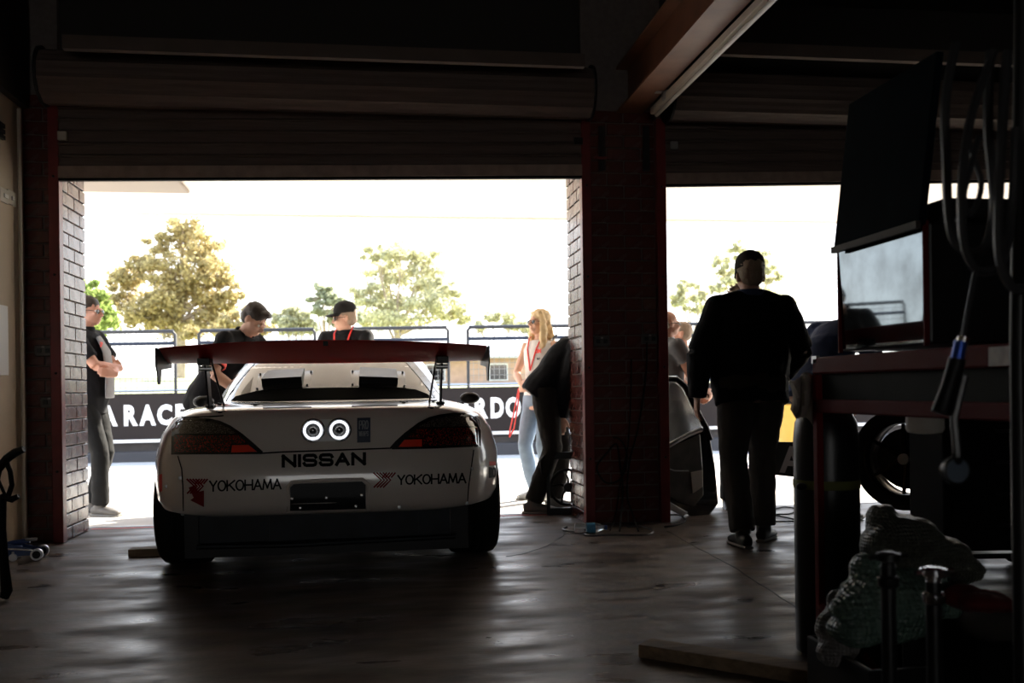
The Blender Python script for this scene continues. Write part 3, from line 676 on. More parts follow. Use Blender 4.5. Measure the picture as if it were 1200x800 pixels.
def lanyard(root, I, m, drop=.34, dep=.15):
    nrm = I['up'].cross(I['lat']).normalized(); nrm = nrm if nrm.y > 0 else -nrm; mb = MB(); n, l, u = I['nek'], I['lat'], I['up']
    for sg in (1, -1):
        pts = [n + l * sg * .05 - nrm * .06 + u * .05, n + l * sg * .075 + u * .055, n + l * sg * .075 + nrm * .085 + u * .0, n + l * sg * .055 + nrm * (dep - .005) - u * .10, n + nrm * (dep + .01) - u * drop]
        mb.tube([I['S'](p) for p in pts], .0085, 4, right=l, ry=.003)
    return mb.build('lanyard', m, root)
F_black = fabric('black_polo_fabric', (.008, .008, .010)); F_grey = fabric('grey_polo_panel', (.33, .33, .34)); F_char = fabric('charcoal_trouser_fabric', (.012, .012, .012))
F_jump = fabric('black_knit_jumper', (.005, .006, .009)); F_trou = fabric('grey_brown_trouser_fabric', (.055, .050, .045)); F_navy = fabric('navy_shirt_fabric', (.02, .035, .09)); F_white = fabric('white_top_fabric', (.85, .83, .82), .05)
F_denim = fabric('pale_blue_denim', (.25, .33, .44)); F_red = mat('red_ribbon', (.75, .03, .02), .5); F_capb = fabric('black_cap_fabric', (.012, .011, .011)); F_capg = fabric('dark_olive_cap_fabric', (.035, .032, .028))
H_dark = mat('dark_brown_hair', (.025, .015, .010), .5, bump=.5, bscale=120); H_blond = mat('blonde_hair', (.80, .60, .33), .45, bump=.5, bscale=90); H_grey = mat('grey_brown_hair', (.30, .22, .16), .6, bump=.5, bscale=90)
M_shoe = mat('black_shoe', (.02, .02, .022), .35); M_shoeg = mat('grey_shoe', (.12, .11, .10), .6)
M_logo_red = mat('red_logo', (.85, .05, .03), .5); M_logo_w = mat('white_logo', (.85, .85, .85), .5)

# 1 man with crossed arms leaning on the left pier
p, I = person('man in black and grey polo leaning on left brick pier, arms crossed, in sunglasses', foot(104.5, 7.72, -.045), -100, 1.78,
    dict(pelvis=(0, -.02, .95), chest=(0, -.03, 1.26), neck=(0, -.03, 1.47), head=(0, .01, 1.62), wrR=(-.08, .22, 1.17), elbR=(1, .25, -.9), wrL=(.09, .25, 1.12), elbL=(-1, .3, -.9), palmR=(0, -1, 0), palmL=(0, -1, 0), handR=(-1, -.45, .2), handL=(1, -.45, .15), ankR=(.05, .10, .085), ankL=(-.07, -.02, .085), footR=(.3, 1, 0), footL=(-.1, 1, 0)),
    top=('polo', F_black), bottom=F_char, shoe=M_shoeg, head=(-2, -3, 0), hair=H_dark, acc=('sunglasses',), collar=F_black, belly=.03, skin=M_skin2, sleeve=.75)
nr = MB(); S = I['S']
mb = MB(); mb.tube([S((.05, .10, 1.42)), S((.02, .155, 1.30)), S((.0, .170, 1.10)), S((.0, .165, .93))], [.04, .075, .085, .085], 14, right=(1, 0, 0), ry=[.015, .014, .014, .014]); put('grey_front_panel', remesh(mb, 'panel', .010, 2), F_grey, p, label='grey front panel')
chest_text(p, I, 'DM', .07, .02, .08, .04, M_logo_red, dep=.17)
# 2 young man bending over the engine bay
p, I = person('young dark-haired man in black and grey polo bending over the car, looking down', foot(249, 7.5, -.04), -118, 1.80,
    dict(pelvis=(0, -.04, .93), chest=(.0, .14, 1.19), neck=(.0, .29, 1.375), head=(.0, .385, 1.487), wrR=(.20, .42, .93), wrL=(-.16, .60, .95), elbR=(.8, -.5, 0), elbL=(-.6, -.3, 0), ankR=(.13, -.05, .085), ankL=(-.13, .05, .085)),
    top=('polo', F_black), bottom=F_char, shoe=M_shoe, head=(4, -42, 0), hair=H_dark, hstyle='quiff', collar=F_black, sleeve=.8)
S = I['S']; mb = MB(); mb.tube([S((-.05, .365, 1.31)), S((-.05, .345, 1.20)), S((-.05, .27, 1.04))], [.05, .09, .09], 14, right=(1, 0, 0), ry=[.02, .03, .03]); put('grey_front_panel', remesh(mb, 'panel', .010, 2), F_grey, p, label='grey front panel')
e1 = I['shR'].lerp(I['elR'], .68); MB().tube([S(e1), S(e1 + (I['elR'] - I['shR']).normalized() * .03)], [.074, .073], 16).build('sleeve_badge', M_logo_red, p, True)
# 3 man in black cap and sunglasses
p, I = person('man in black cap, sunglasses and red lanyard at the nose of the car, in profile', foot(410, 9.05, -.07), 158, 1.84,
    dict(pelvis=(0, -.03, .95), chest=(0, .03, 1.24), neck=(0, .07, 1.478), head=(-.01, .12, 1.60), wrR=(.22, .40, .98), wrL=(-.22, .40, .98), elbR=(.8, -.5, 0), elbL=(-.8, -.5, 0)),
    top=('polo', F_black), bottom=F_char, shoe=M_shoe, head=(-66, -5, 0), hair=H_grey, acc=('sunglasses', ('cap', F_capb)), collar=F_black, sleeve=.8)
lanyard(p, I, F_red); chest_text(p, I, 'DM', -.08, .04, .09, .045, M_logo_red)
# 4 blonde woman
p, I = person('blonde woman with long hair, white sleeveless top and jeans, holding a red lanyard', foot(634, 8.5, -.055), 128, 1.70,
    dict(wrR=(.02, .24, 1.06), wrL=(-.05, .20, 1.02), elbR=(1, -.3, -.4), elbL=(-1, -.3, -.4), palmR=(0, -1, -.2), palmL=(0, -1, -.2), handR=(-1, .2, -.1), handL=(1, .3, 0)),
    top=('top', F_white), bottom=F_denim, shoe=mat('white_shoe', (.6, .6, .58), .5), head=(-14, 2, 0), hair=H_blond, hstyle='long', acc=('sunglasses',), fem=True, sleeve=0, skin=mat('fair_skin', (.72, .42, .30), .5), tshirt_hem=1, loose=.7)
lanyard(p, I, F_red, .30, .13); chest_text(p, I, 'DM', -.075, .02, .085, .04, M_logo_red, dep=.135); chest_text(p, I, 'MELLY', -.07, -.05, .07, .016, M_blk, dep=.13)
S = I['S']; mb = MB(); mb.tube([S((0, .0, 1.0)), S((0, 0, 1.035))], [.172, .168], 24, right=(1, 0, 0), ry=[.133, .130]); bl = mb.build('belt', mat('red_black_belt', (.35, .02, .02), .5), p, True)
mb = MB(); mb.box(tuple(S((-.045, .135, .995))), tuple(S((.045, .155, 1.04)))); mb.build('buckle', M_logo_w, bl, bevel=.004)
mb = MB(); mb.tube([S(q) for q in ((.08, .20, 1.03), (.07, .24, .85), (.10, .26, .66), (.16, .26, .58), (.17, .24, .64), (.12, .22, .86), (.10, .19, 1.02))], .009, 5, right=(1, 0, 0), ry=.0035); mb.build('hand_lanyard', F_red, p)
# 5 man bending over behind the middle pier
p, I = person('man in black jumper and dark cargo trousers bending down beside the middle brick pier', foot(634, 7.22, 0), -98, 1.76,
    dict(pelvis=(0, .02, .945), chest=(0, .17, 1.14), neck=(0, .31, 1.27), head=(0, .42, 1.30), wrR=(.10, .15, .70), wrL=(-.14, .30, .62), elbR=(.4, -1, .2), elbL=(-.4, -1, .2), ankR=(.10, -.07, .085), ankL=(-.10, .10, .085), lat=(1, 0, 0)),
    top=('jumper', F_jump), bottom=fabric('dark_cargo_fabric', (.025, .023, .021)), shoe=M_shoeg, head=(0, -60, 0), hair=H_dark, sleeve=1.5, loose=1.08)
chest_text(p, I, 'RACING', 0, 0, .2, .05, M_logo_w, dep=-.16)
# 6 older man seen from behind
p, I = person('older man from behind in dark cap, black jumper and grey trousers, in right doorway', foot(881, 5.62, 0), -2, 1.745,
    dict(wrR=(.28, .26, .98), elbR=(.8, -.6, 0), wrL=(-.325, .02, .87), elbL=(-1, -.3, 0), ankL=(-.10, -.10, .085), ankR=(.10, .10, .085), shR=(.195, 0, 1.39), shL=(-.195, 0, 1.39), footR=(.75, 1, 0), footL=(-.05, 1, 0), neck=(0, .0, 1.47), head=(0.01, .035, 1.578)),
    top=('jumper', F_jump), bottom=F_trou, shoe=M_shoe, head=(-4, -8, 0), hair=H_grey, acc=(('cap', F_capg),), belly=.06, wide=1.27, sleeve=1.5, collar=mat('navy_collar', (.03, .05, .13), .7), loose=1.18, vox=.009)
# 7 half hidden person behind him
p, I = person('person with windblown grey hair, hidden behind the older man in the cap', foot(868, 7.35, -.03), 170, 1.74, dict(wrL=(.10, .30, 1.10), wrR=(.32, .12, .98)), top=('shirt', F_black), bottom=F_char, shoe=M_shoe, hair=H_grey, hstyle='wild', vox=.012)
# 8 bald man
p, I = person('balding man in glasses and grey lettered shirt, beside the right edge of middle pier', foot(783, 7.9, -.05), -78, 1.62, dict(wrL=(-.05, .30, 1.0), wrR=(.10, .32, 1.02)), top=('shirt', fabric('grey_shirt_fabric', (.12, .12, .13))), bottom=F_char, shoe=M_shoe, hair=H_grey, hstyle='bald', acc=('glasses',), skin=M_skin2, vox=.012, collar=F_white)
chest_text(p, I, 'MOTORSPORT', .02, -.06, .26, .045, mat('cream_letter', (.8, .75, .6), .5), dep=.16)
# 9 second face beyond
p, I = person('man in pale grey shirt behind the balding man, facing him', foot(800, 8.9, -.06), 70, 1.60, dict(wrR=(.25, .2, 1.0)), top=('shirt', fabric('pale_grey_shirt_fabric', (.40, .39, .38))), bottom=F_char, shoe=M_shoe, hair=H_grey, vox=.012, skin=M_skin2)
# 10 navy back
p, I = person('person in navy shirt stooping over the race car behind the steel tool case', foot(968, 6.6, 0), -60, 1.76,
    dict(pelvis=(0, -.12, .92), chest=(0, .06, 1.17), neck=(0, .24, 1.33), head=(0, .36, 1.36), wrR=(.12, .45, .75), wrL=(-.15, .5, .72), elbR=(.6, -.6, 0), elbL=(-.6, -.6, 0)),
    top=('shirt', F_navy), bottom=F_char, shoe=M_shoe, head=(0, -45, 0), hair=H_dark, sleeve=1.5, loose=1.15, vox=.012)

# ------------------------------------------------------------------ the race car
M_paint = mat('white_car_paint', (.74, .67, .62), .28, coat=1.0)
M_trimb = mat('gloss_black_trim', (.008, .008, .009), .15, coat=.6)
M_wing = mat('red_wing_paint', (.46, .010, .014), .42, spec=.25)
M_glass = mat('smoked_rear_window', (.02, .018, .017), .04, spec=.36)
M_frit = mat('grey_window_edge', (.055, .05, .047), .25)
M_dec = mat('black_decal', (.004, .004, .004), .6, spec=.15)
M_decr = mat('maroon_decal', (.22, .004, .006), .6, spec=.1)
_cp = foot(381.5, 4.55)
car = thing('race_car', 'white two-door race car seen from behind with big red rear wing, in the left doorway', 'car', (_cp.x, _cp.y, 0), math.radians(0.6))
car_inv = (Matrix.Translation(car.location) @ Matrix.Rotation(math.radians(0.6), 4, 'Z')).inverted()
YM, YF = 2.15, 4.28
PZ = [.335, .355, .40, .50, .60, .635, .72, .80, .832, .850, .862, .874, .884, .892]
PR = [.11, .045, .012, .0, .012, .030, .045, .062, .080, .115, .22, .40, .62, 1.2]
PW = [.86, .905, .925, .93, .93, .926, .905, .852, .808, .768, .715, .665, .60, .38]
PF = [.16, .08, .02, .0, .05, .07, .12, .22, .35, .55, .75, 1.0, 1.3, 1.7]
NB = 5.2
def flare(y, z):
    k = max(0, min(1, (.70 - z) / .12)); g = math.exp(-((y - .84) / .40) ** 4) + math.exp(-((y - 3.36) / .42) ** 4)
    return .015 * g * (k * k * (3 - 2 * k))
def zdrop(y): t = max(0, min(1, (y - 2.6) / 1.6)); return 1 - .16 * t * t * (3 - 2 * t)
def body_in(x, y, z):
    if z < PZ[0] or z > PZ[-1]: return False
    w = np.interp(z, PZ, PW) + flare(y, z); r = np.interp(z, PZ, PR); h = YM - r if y < YM else 9
    return (abs(x) / w) ** NB + (abs(y - YM) / h) ** NB < 1
rings = []
NT = 120
for z, r, w, fr in zip(PZ, PR, PW, PF):
    ring = []
    for j in range(NT):
        t = 2 * PI * j / NT; c, s = math.cos(t), math.sin(t)
        x = w * math.copysign(abs(c) ** (2 / NB), c); y = YM + ((YF - fr - YM) if s > 0 else (YM - r)) * math.copysign(abs(s) ** (2 / NB), s)
        x += math.copysign(flare(y, z), x) * min(1, abs(x) / w * 1.0) ** 6
        ring.append((x, y, PZ[0] + (z - PZ[0]) * zdrop(y)))
    rings.append(ring)
# resample the long sides so that the flares are round
def densify(ring):
    out = []
    for i in range(len(ring)):
        a, b = Vector(ring[i]), Vector(ring[(i + 1) % len(ring)]); out.append(a)
        n = NSEG[i]
        for k in range(1, n): out.append(a.lerp(b, k / n))
    return out
NSEG = [max(1, int((Vector(rings[3][i]) - Vector(rings[3][(i + 1) % NT])).length / .06)) for i in range(NT)]
R2 = []
for (z, r, w, fr), ring in zip(zip(PZ, PR, PW, PF), rings):
    dn = densify([(p[0] - math.copysign(flare(p[1], z), p[0]) * min(1, abs(p[0]) / w) ** 6, p[1], p[2]) for p in ring]); rr = []
    for p in dn:
        rr.append((p.x + math.copysign(flare(p.y, z), p.x) * min(1, abs(p.x) / w) ** 6, p.y, PZ[0] + (z - PZ[0]) * zdrop(p.y)))
    R2.append(rr)
bme = MB().loft(R2).mesh('body'); bme.materials.append(M_paint)
tmp = bpy.data.objects.new('tmpb', bme); C.objects.link(tmp)
cut = MB()
for sx_ in (-1, 1):
    for ya in (.84, 3.36):
        M4 = Matrix.Translation((sx_ * .62, ya, .315)) @ Matrix.Rotation(PI / 2 * sx_, 4, 'Y'); cut.lathe([(.345, 0), (.345, .5)], 40, M4)
cme = cut.mesh('cut'); co = bpy.data.objects.new('tmpc', cme); C.objects.link(co)
bo = tmp.modifiers.new('b', 'BOOLEAN'); bo.operation = 'DIFFERENCE'; bo.object = co; bo.solver = 'EXACT'; bo.use_self = True
bme2 = evalmesh(tmp); bpy.data.objects.remove(tmp); bpy.data.objects.remove(co); bme2.name = 'body'
put('body', bme2, M_paint, car, smooth=38)
# cabin
CZ = [.84, .90, .96, 1.02, 1.08, 1.13, 1.16, 1.178, 1.186]; CR = [.42, .60, .78, .97, 1.17, 1.36, 1.52, 1.70, 1.9]; CF = [3.10, 2.93, 2.80, 2.66, 2.52, 2.40, 2.30, 2.20, 2.1]; CW = [.675, .665, .65, .625, .595, .562, .52, .44, .30]; NC = 3.6
CM = 1.95
def cab_in(x, y, z):
    if z < CZ[0] or z > CZ[-1]: return False
    w = np.interp(z, CZ, CW); r = np.interp(z, CZ, CR); h = CM - r
    return y < CM and (abs(x) / w) ** NC + (abs(y - CM) / h) ** NC < 1 or (y >= CM and abs(x) < w and y < np.interp(z, CZ, CF))
rings = []
for z, r, f_, w in zip(CZ, CR, CF, CW):
    ring = []
    for j in range(96):
        t = 2 * PI * j / 96; c, s = math.cos(t), math.sin(t)
        ring.append((w * math.copysign(abs(c) ** (2 / NC), c), CM + ((f_ - CM) if s > 0 else (CM - r)) * math.copysign(abs(s) ** (2 / NC), s), z))
    rings.append(ring)
MB().loft(rings).build('cabin', M_paint, car, 50)
def hit(px, py, fn, eps=0.0, near=4.2, far=6.6):
    r_ = car_inv.to_3x3() @ ray(px, py); o = car_inv @ CAM
    t = near; P = lambda t: o + r_ * t
    while t < far and not fn(*P(t)): t += .02
    a, b = t - .02, t
    for _ in range(16):
        m = (a + b) / 2
        if fn(*P(m)): b = m
        else: a = m
    p = P(b)
    return p - r_.normalized() * eps
def bh(px, py, eps=.003): return hit(px, py, body_in, eps)
def chit(px, py, eps=.003): return hit(px, py, cab_in, eps)
def patch(nm, poly, m, eps=.006, fn=body_in, parent=car, lab=None, step=5.0, skirt=True, smooth=True):
    # polygon outline in picture columns/rows laid on the car's skin, given thickness
    pts = []
    for (x0, y0), (x1, y1) in zip(poly, poly[1:] + poly[:1]):
        n = max(1, int(math.hypot(x1 - x0, y1 - y0) / step))
        for k in range(n): pts.append((x0 + (x1 - x0) * k / n, y0 + (y1 - y0) * k / n))
    bm = bmesh.new(); vs_ = [bm.verts.new((x, y, 0)) for x, y in pts]; bm.faces.new(vs_)
    xs = [p[0] for p in pts]; ys = [p[1] for p in pts]
    for a0, a1, ax in ((min(xs), max(xs), 0), (min(ys), max(ys), 1)):
        n = max(1, int((a1 - a0) / step))
        for k in range(1, n):
            c_ = a0 + (a1 - a0) * k / n; co_ = [0, 0, 0]; no_ = [0, 0, 0]; co_[ax] = c_ + .013; no_[ax] = 1
            bmesh.ops.bisect_plane(bm, geom=bm.verts[:] + bm.edges[:] + bm.faces[:], plane_co=co_, plane_no=no_)
    edge_v = [v for v in bm.verts if v.is_boundary]; pos = {v: (v.co.x, v.co.y) for v in bm.verts}
    for v in bm.verts: v.co = hit(*pos[v], fn, eps)
    if skirt:
        be = [e_ for e_ in bm.edges if e_.is_boundary]; ex = bmesh.ops.extrude_edge_only(bm, edges=be)
        for v in [g for g in ex['geom'] if isinstance(g, bmesh.types.BMVert)]: v.co = v.co + (car_inv.to_3x3() @ FW) * (eps + .012)
    me = bpy.data.meshes.new(nm); bmesh.ops.recalc_face_normals(bm, faces=bm.faces); bm.to_mesh(me); bm.free()
    return put(nm, me, m, parent, 40 if smooth else False, label=lab)
def strip(nm, pts, w, m, fn=body_in, eps=.002, parent=car):
    P_ = []
    for (x0, y0), (x1, y1) in zip(pts[:-1], pts[1:]):
        n = max(1, int(math.hypot(x1 - x0, y1 - y0) / 5))
        for k in range(n): P_.append((x0 + (x1 - x0) * k / n, y0 + (y1 - y0) * k / n))
    P_.append(pts[-1]); v = []; f = []
    for i, (x, y) in enumerate(P_):
        a = P_[max(0, i - 1)]; b = P_[min(len(P_) - 1, i + 1)]; dx, dy = b[0] - a[0], b[1] - a[1]; L = math.hypot(dx, dy) or 1
        nx_, ny_ = -dy / L * w / 2, dx / L * w / 2; v += [hit(x + nx_, y + ny_, fn, eps), hit(x - nx_, y - ny_, fn, eps)]
    for i in range(len(P_) - 1): a = 2 * i; f.append((a, a + 1, a + 3, a + 2))
    o = put(nm, rawmesh(nm, v, f), m, parent); so = o.modifiers.new('s', 'SOLIDIFY'); so.thickness = .002; return o
GL = {'N': [[(0, 0), (0, 1)], [(0, 1), (1, 0)], [(1, 0), (1, 1)]], 'I': [[(.5, 0), (.5, 1)]], 'S': [[(1, .80), (.92, .96), (.8, 1), (.2, 1), (.06, .95), (0, .82), (0, .68), (.08, .56), (.2, .52), (.8, .48), (.92, .44), (1, .32), (1, .18), (.94, .05), (.8, 0), (.2, 0), (.08, .04), (0, .2)]],
      'A': [[(0, 0), (.5, 1)], [(.5, 1), (1, 0)], [(.2, .34), (.8, .34)]], 'Y': [[(0, 1), (.5, .46)], [(1, 1), (.5, .46)], [(.5, .5), (.5, 0)]], 'O': [[(.5 + .5 * math.cos(2 * PI * k / 20), .5 + .5 * math.sin(2 * PI * k / 20)) for k in range(21)]],
      'K': [[(0, 0), (0, 1)], [(1, 1), (0, .40)], [(.3, .58), (1, 0)]], 'H': [[(0, 0), (0, 1)], [(1, 0), (1, 1)], [(0, .5), (1, .5)]], 'M': [[(0, 0), (.14, 1)], [(.14, 1), (.5, .12)], [(.5, .12), (.86, 1)], [(.86, 1), (1, 0)]], 'W': [[(0, 1), (.2, 0)], [(.2, 0), (.5, .9)], [(.5, .9), (.8, 0)], [(.8, 0), (1, 1)]],
      'P': [[(0, 0), (0, 1), (.7, 1), (.94, .92), (1, .76), (.94, .58), (.7, .5), (0, .5)]], 'R': [[(0, 0), (0, 1), (.7, 1), (.94, .92), (1, .76), (.94, .58), (.7, .5), (0, .5)], [(.45, .5), (1, 0)]],
      'm': [[(0, 0), (0, 1)], [(0, .85), (.3, 1), (.5, .85), (.5, 0)], [(.5, .85), (.8, 1), (1, .85), (1, 0)]], 'o': [[(.5 + .5 * math.cos(2 * PI * k / 16), .5 + .5 * math.sin(2 * PI * k / 16)) for k in range(17)]]}
GW = {'I': .01, 'M': 1.2, 'W': 1.35, 'Y': .92, 'm': 1.1}
def ctext(s, x0, x1, tl, tr, bl, br_, m, wid=1.6, nm='lettering', eps=.003, lab=None, gap=.32):
    par = None; tot = sum(GW.get(c, 1) for c in s) + gap * (len(s) - 1); hw = wid / 2; W_ = x1 - x0; ux = (W_ - wid) / tot; cx = x0 + hw
    for c in s:
        w_ = GW.get(c, 1) * ux; v = []; f = []
        def P2(u, q):
            x = cx + w_ * u; a = (x - x0) / W_; yt = tl + (tr - tl) * a + hw; yb = bl + (br_ - bl) * a - hw; return (x, yb + (yt - yb) * q)
        for st in GL[c]:
            pts = [P2(*p) for p in st]; fine = []
            for (ax, ay), (bx_, by) in zip(pts[:-1], pts[1:]):
                n = max(1, int(math.hypot(bx_ - ax, by - ay) / 4)); fine += [(ax + (bx_ - ax) * k / n, ay + (by - ay) * k / n) for k in range(n)]
            fine.append(pts[-1]); o_ = len(v); cl = pts[0] == pts[-1]
            for i_, (x, y) in enumerate(fine):
                a = fine[max(0, i_ - 1)]; b = fine[min(len(fine) - 1, i_ + 1)]
                if cl and i_ in (0, len(fine) - 1): a, b = fine[-2], fine[1]
                dx, dy = b[0] - a[0], b[1] - a[1]; L = math.hypot(dx, dy) or 1; ex = 0
                if not cl and i_ == 0: ex = -hw * .9
                if not cl and i_ == len(fine) - 1: ex = hw * .9
                x += dx / L * ex; y += dy / L * ex
                v += [bh(x - dy / L * hw, y + dx / L * hw, eps), bh(x + dy / L * hw, y - dx / L * hw, eps)]
            for i_ in range(len(fine) - 1): a = o_ + 2 * i_; f.append((a, a + 1, a + 3, a + 2))
        o = put('letter', rawmesh('letter', v, f), m, car); so = o.modifiers.new('s', 'SOLIDIFY'); so.thickness = .0012
        cx += w_ + gap * ux
# rear window
wp = [(259, 471), (263, 460), (273, 444), (287, 428), (298, 417), (380, 415), (472, 415), (483, 422), (498, 440), (509, 456), (516, 466.5), (500, 468), (440, 469), (380, 470), (320, 471.5)]
ww = patch('rear_window', wp, M_glass, .004, cab_in, lab='smoked rear window with grey edge', step=6)
inner = [(268, 470), (276, 455), (287, 441), (300, 424), (310, 415), (462, 415), (474, 424), (490, 444), (502, 458), (507, 467)]
strip('window_edge_band', [(262, 468), (267, 459), (278, 444), (292, 428), (301, 418)], 7, M_frit, cab_in, .006, ww); strip('window_edge_band', [(512, 464), (505, 454), (494, 440), (480, 424), (472, 417)], 7, M_frit, cab_in, .006, ww)
strip('window_seal', [(257, 473), (320, 472.5), (380, 471), (440, 470), (518, 468)], 2.6, M_trimb, cab_in, .008, ww)
def vent(a, b, c, d, pl):                                            # corners lower-left, lower-right, upper-right, upper-left
    base = patch('window_vent', pl, M_frit, .010, cab_in, lab='dark scoop vent bolted to rear window', step=8)
    A, B, C_, D_ = [chit(*p, .012) for p in (a, b, c, d)]; n = (B - A).cross(D_ - A).normalized(); n = n if n.z > 0 else -n
    A2, B2 = A + n * .042, B + n * .042; C2, D2 = C_ + n * .006, D_ + n * .006
    MB().add([A, B, C_, D_, A2, B2, C2, D2], [(0, 4, 7, 3), (1, 2, 6, 5), (4, 5, 6, 7), (3, 7, 6, 2)]).build('scoop', mat('scoop_grey', (.05, .045, .04), .4, spec=.3), base)
    MB().add([A + Vector((0, .004, 0)), B + Vector((0, .004, 0)), B2 + Vector((0, .004, -.003)), A2 + Vector((0, .004, -.003))], [(0, 1, 2, 3)]).build('scoop_opening', M_blk, base)
    for p in (pl[0], pl[1], pl[2], pl[3]):
        q = chit(p[0] * .93 + (a[0] + c[0]) / 2 * .07, p[1] * .85 + (a[1] + c[1]) / 2 * .15, .016); MB().ell(q, (.006, .006, .006)).build('bolt', M_black_metal, base, True)
vent((307, 452), (354, 449.5), (357, 432.5), (314, 435), [(299, 457.5), (362, 452.5), (367, 434), (303, 437.5)])
vent((420.5, 449), (466, 450.5), (464, 433), (422, 431), [(411, 452), (476, 454), (474, 435), (411, 433.5)])
# tail lights
patch('painted_reflection_band', [(270, 469.5), (276, 464), (300, 458), (335, 455), (381, 454), (425, 453.5), (460, 453), (487, 456), (500, 461), (507, 466), (440, 467.5), (380, 468.5), (320, 470)], mat('painted_reflection_black', (.003, .003, .003), .9, spec=.02), .007, cab_in, ww, skirt=False, lab='dark reflection painted across the foot of the window')  # dark reflection in the glass, painted on as a matt black patch
M_lens = bpy.data.materials.new('smoked_red_lens'); M_lens.use_nodes = True
_n = M_lens.node_tree; _b = _n.nodes['Principled BSDF']; _b.inputs['Roughness'].default_value = .08; _b.inputs['Coat Weight'].default_value = 1
_t = _n.nodes.new('ShaderNodeTexCoord'); _mp = _n.nodes.new('ShaderNodeMapping'); _mp.inputs['Scale'].default_value = (70, 70, 55); _v = _n.nodes.new('ShaderNodeTexVoronoi'); _r = _n.nodes.new('ShaderNodeValToRGB')
_n.links.new(_t.outputs['Object'], _mp.inputs[0]); _n.links.new(_mp.outputs[0], _v.inputs['Vector']); _n.links.new(_v.outputs['Color'], _r.inputs[0]); _n.links.new(_r.outputs[0], _b.inputs['Base Color'])
_r.color_ramp.elements[0].color = (.020, .001, .001, 1); _r.color_ramp.elements[0].position = .66; _r.color_ramp.elements[1].color = (.60, .02, .008, 1); _r.color_ramp.elements[1].position = .9  # small red glints put into the lens colour as brighter cells
M_lensc = bpy.data.materials.new('smoked_clear_lens'); M_lensc.use_nodes = True
_n = M_lensc.node_tree; _b = _n.nodes['Principled BSDF']; _b.inputs['Roughness'].default_value = .08; _b.inputs['Coat Weight'].default_value = 1
_t = _n.nodes.new('ShaderNodeTexCoord'); _mp = _n.nodes.new('ShaderNodeMapping'); _mp.inputs['Scale'].default_value = (90, 90, 90); _v = _n.nodes.new('ShaderNodeTexVoronoi'); _r = _n.nodes.new('ShaderNodeValToRGB')
_n.links.new(_t.outputs['Object'], _mp.inputs[0]); _n.links.new(_mp.outputs[0], _v.inputs['Vector']); _n.links.new(_v.outputs['Color'], _r.inputs[0]); _n.links.new(_r.outputs[0], _b.inputs['Base Color'])
_r.color_ramp.elements[0].color = (.02, .015, .012, 1); _r.color_ramp.elements[0].position = .6; _r.color_ramp.elements[1].color = (.30, .25, .21, 1); _r.color_ramp.elements[1].position = .95
M_refl = mat('bright_red_reflector', (.85, .04, .01), .2, coat=1)
LP = [(200.5, 532.5), (200.5, 512), (202, 500), (206, 493.5), (213, 490.5), (230, 489), (245, 490), (258, 493), (270, 498.5), (284, 508), (297, 519), (308, 529), (306, 532)]
tl = patch('tail_light', LP, M_trimb, .006, lab='left tail light, smoked over red')
patch('clear_lens', [(205, 508), (206, 499), (210, 495), (228, 493), (245, 494), (258, 497), (270, 502.5), (277, 508)], M_lensc, .010, parent=tl)
patch('red_lens', [(204, 529.5), (204, 510), (279, 510), (290, 519), (270, 520), (269, 529.5)], M_lens, .010, parent=tl)
patch('reflector', [(271, 530), (272, 521.5), (291, 521), (301, 529)], M_refl, .010, parent=tl)
RP = [(563.5, 523), (563.5, 503), (561.5, 492), (557, 486.5), (548, 483.8), (530, 483.5), (515, 485.5), (503, 488.5), (490, 495), (474, 507), (463, 517), (456.5, 524.5), (460, 526.5), (510, 525.5)]
tr_ = patch('tail_light', RP, M_trimb, .006, lab='right tail light, smoked over red')
patch('clear_lens', [(559, 499), (558, 492), (553, 488.5), (530, 487.5), (516, 489), (505, 492), (493, 498), (490, 500.5)], M_lensc, .010, parent=tr_)
patch('red_lens', [(560, 520.5), (560, 501), (489, 502), (477, 512), (496, 513), (496, 522)], M_lens, .010, parent=tr_)
patch('reflector', [(467, 523.5), (474, 515), (494.5, 514.5), (494.5, 523)], M_refl, .010, parent=tr_)
# round lamps in the middle
bkp = patch('lamp_bracket', [(366, 491.5), (398, 491), (404, 503), (399, 516.5), (366, 517.5), (358, 505)], mat('white_lamp_plate', (.9, .9, .9), .3), .006, lab='white plate behind the two round lamps')
for (px, py) in ((366.8, 504.2), (397.6, 503.4)):
    c = bh(px, py, .004); Mx = Matrix.Translation(c) @ Matrix.Rotation(PI / 2, 4, 'X')
    lp = MB().lathe([(.056, -.01), (.058, .006), (.052, .011), (.046, .008)], 36, Mx).build('round_lamp', mat('satin_lamp_rim', (.35, .36, .38), .25, .8), car, True, label='round lamp with glowing white ring')
    MB().lathe([(.046, .004), (.045, .013), (.034, .013), (.033, .004)], 36, Mx).build('light_ring', mat('glowing_ring', (1, 1, 1), .4, emit=(.93, .95, 1.0), estr=1.6), lp, True)
    MB().lathe([(.034, .0), (.034, .009), (.025, .006), (.006, .012), (.001, .012)], 30, Mx).build('lamp_lens', mat('dark_lamp_glass', (.02, .022, .025), .08, coat=1), lp, True)
    for k in range(6):
        a = k * PI / 3; MB().ell(c + Vector((math.cos(a) * .052, -.011, math.sin(a) * .052)), (.003, .002, .003)).build('screw', M_chrome, lp)
stk = patch('sticker', [(418.5, 489.5), (434, 489), (434, 518), (418.5, 518.5)], mat('navy_sticker', (.015, .03, .07), .4), .003, lab='navy rectangular sticker')
ctext('PRO', 420.5, 432, 492.5, 492, 503, 502.8, mat('grey_print', (.30, .32, .34), .4), 1.3, eps=.006, lab='small grey word on sticker'); ctext('WRAPS', 420.5, 432, 505, 504.8, 511, 510.8, MATS['grey_print'], .8, eps=.006, lab='small grey word on sticker')
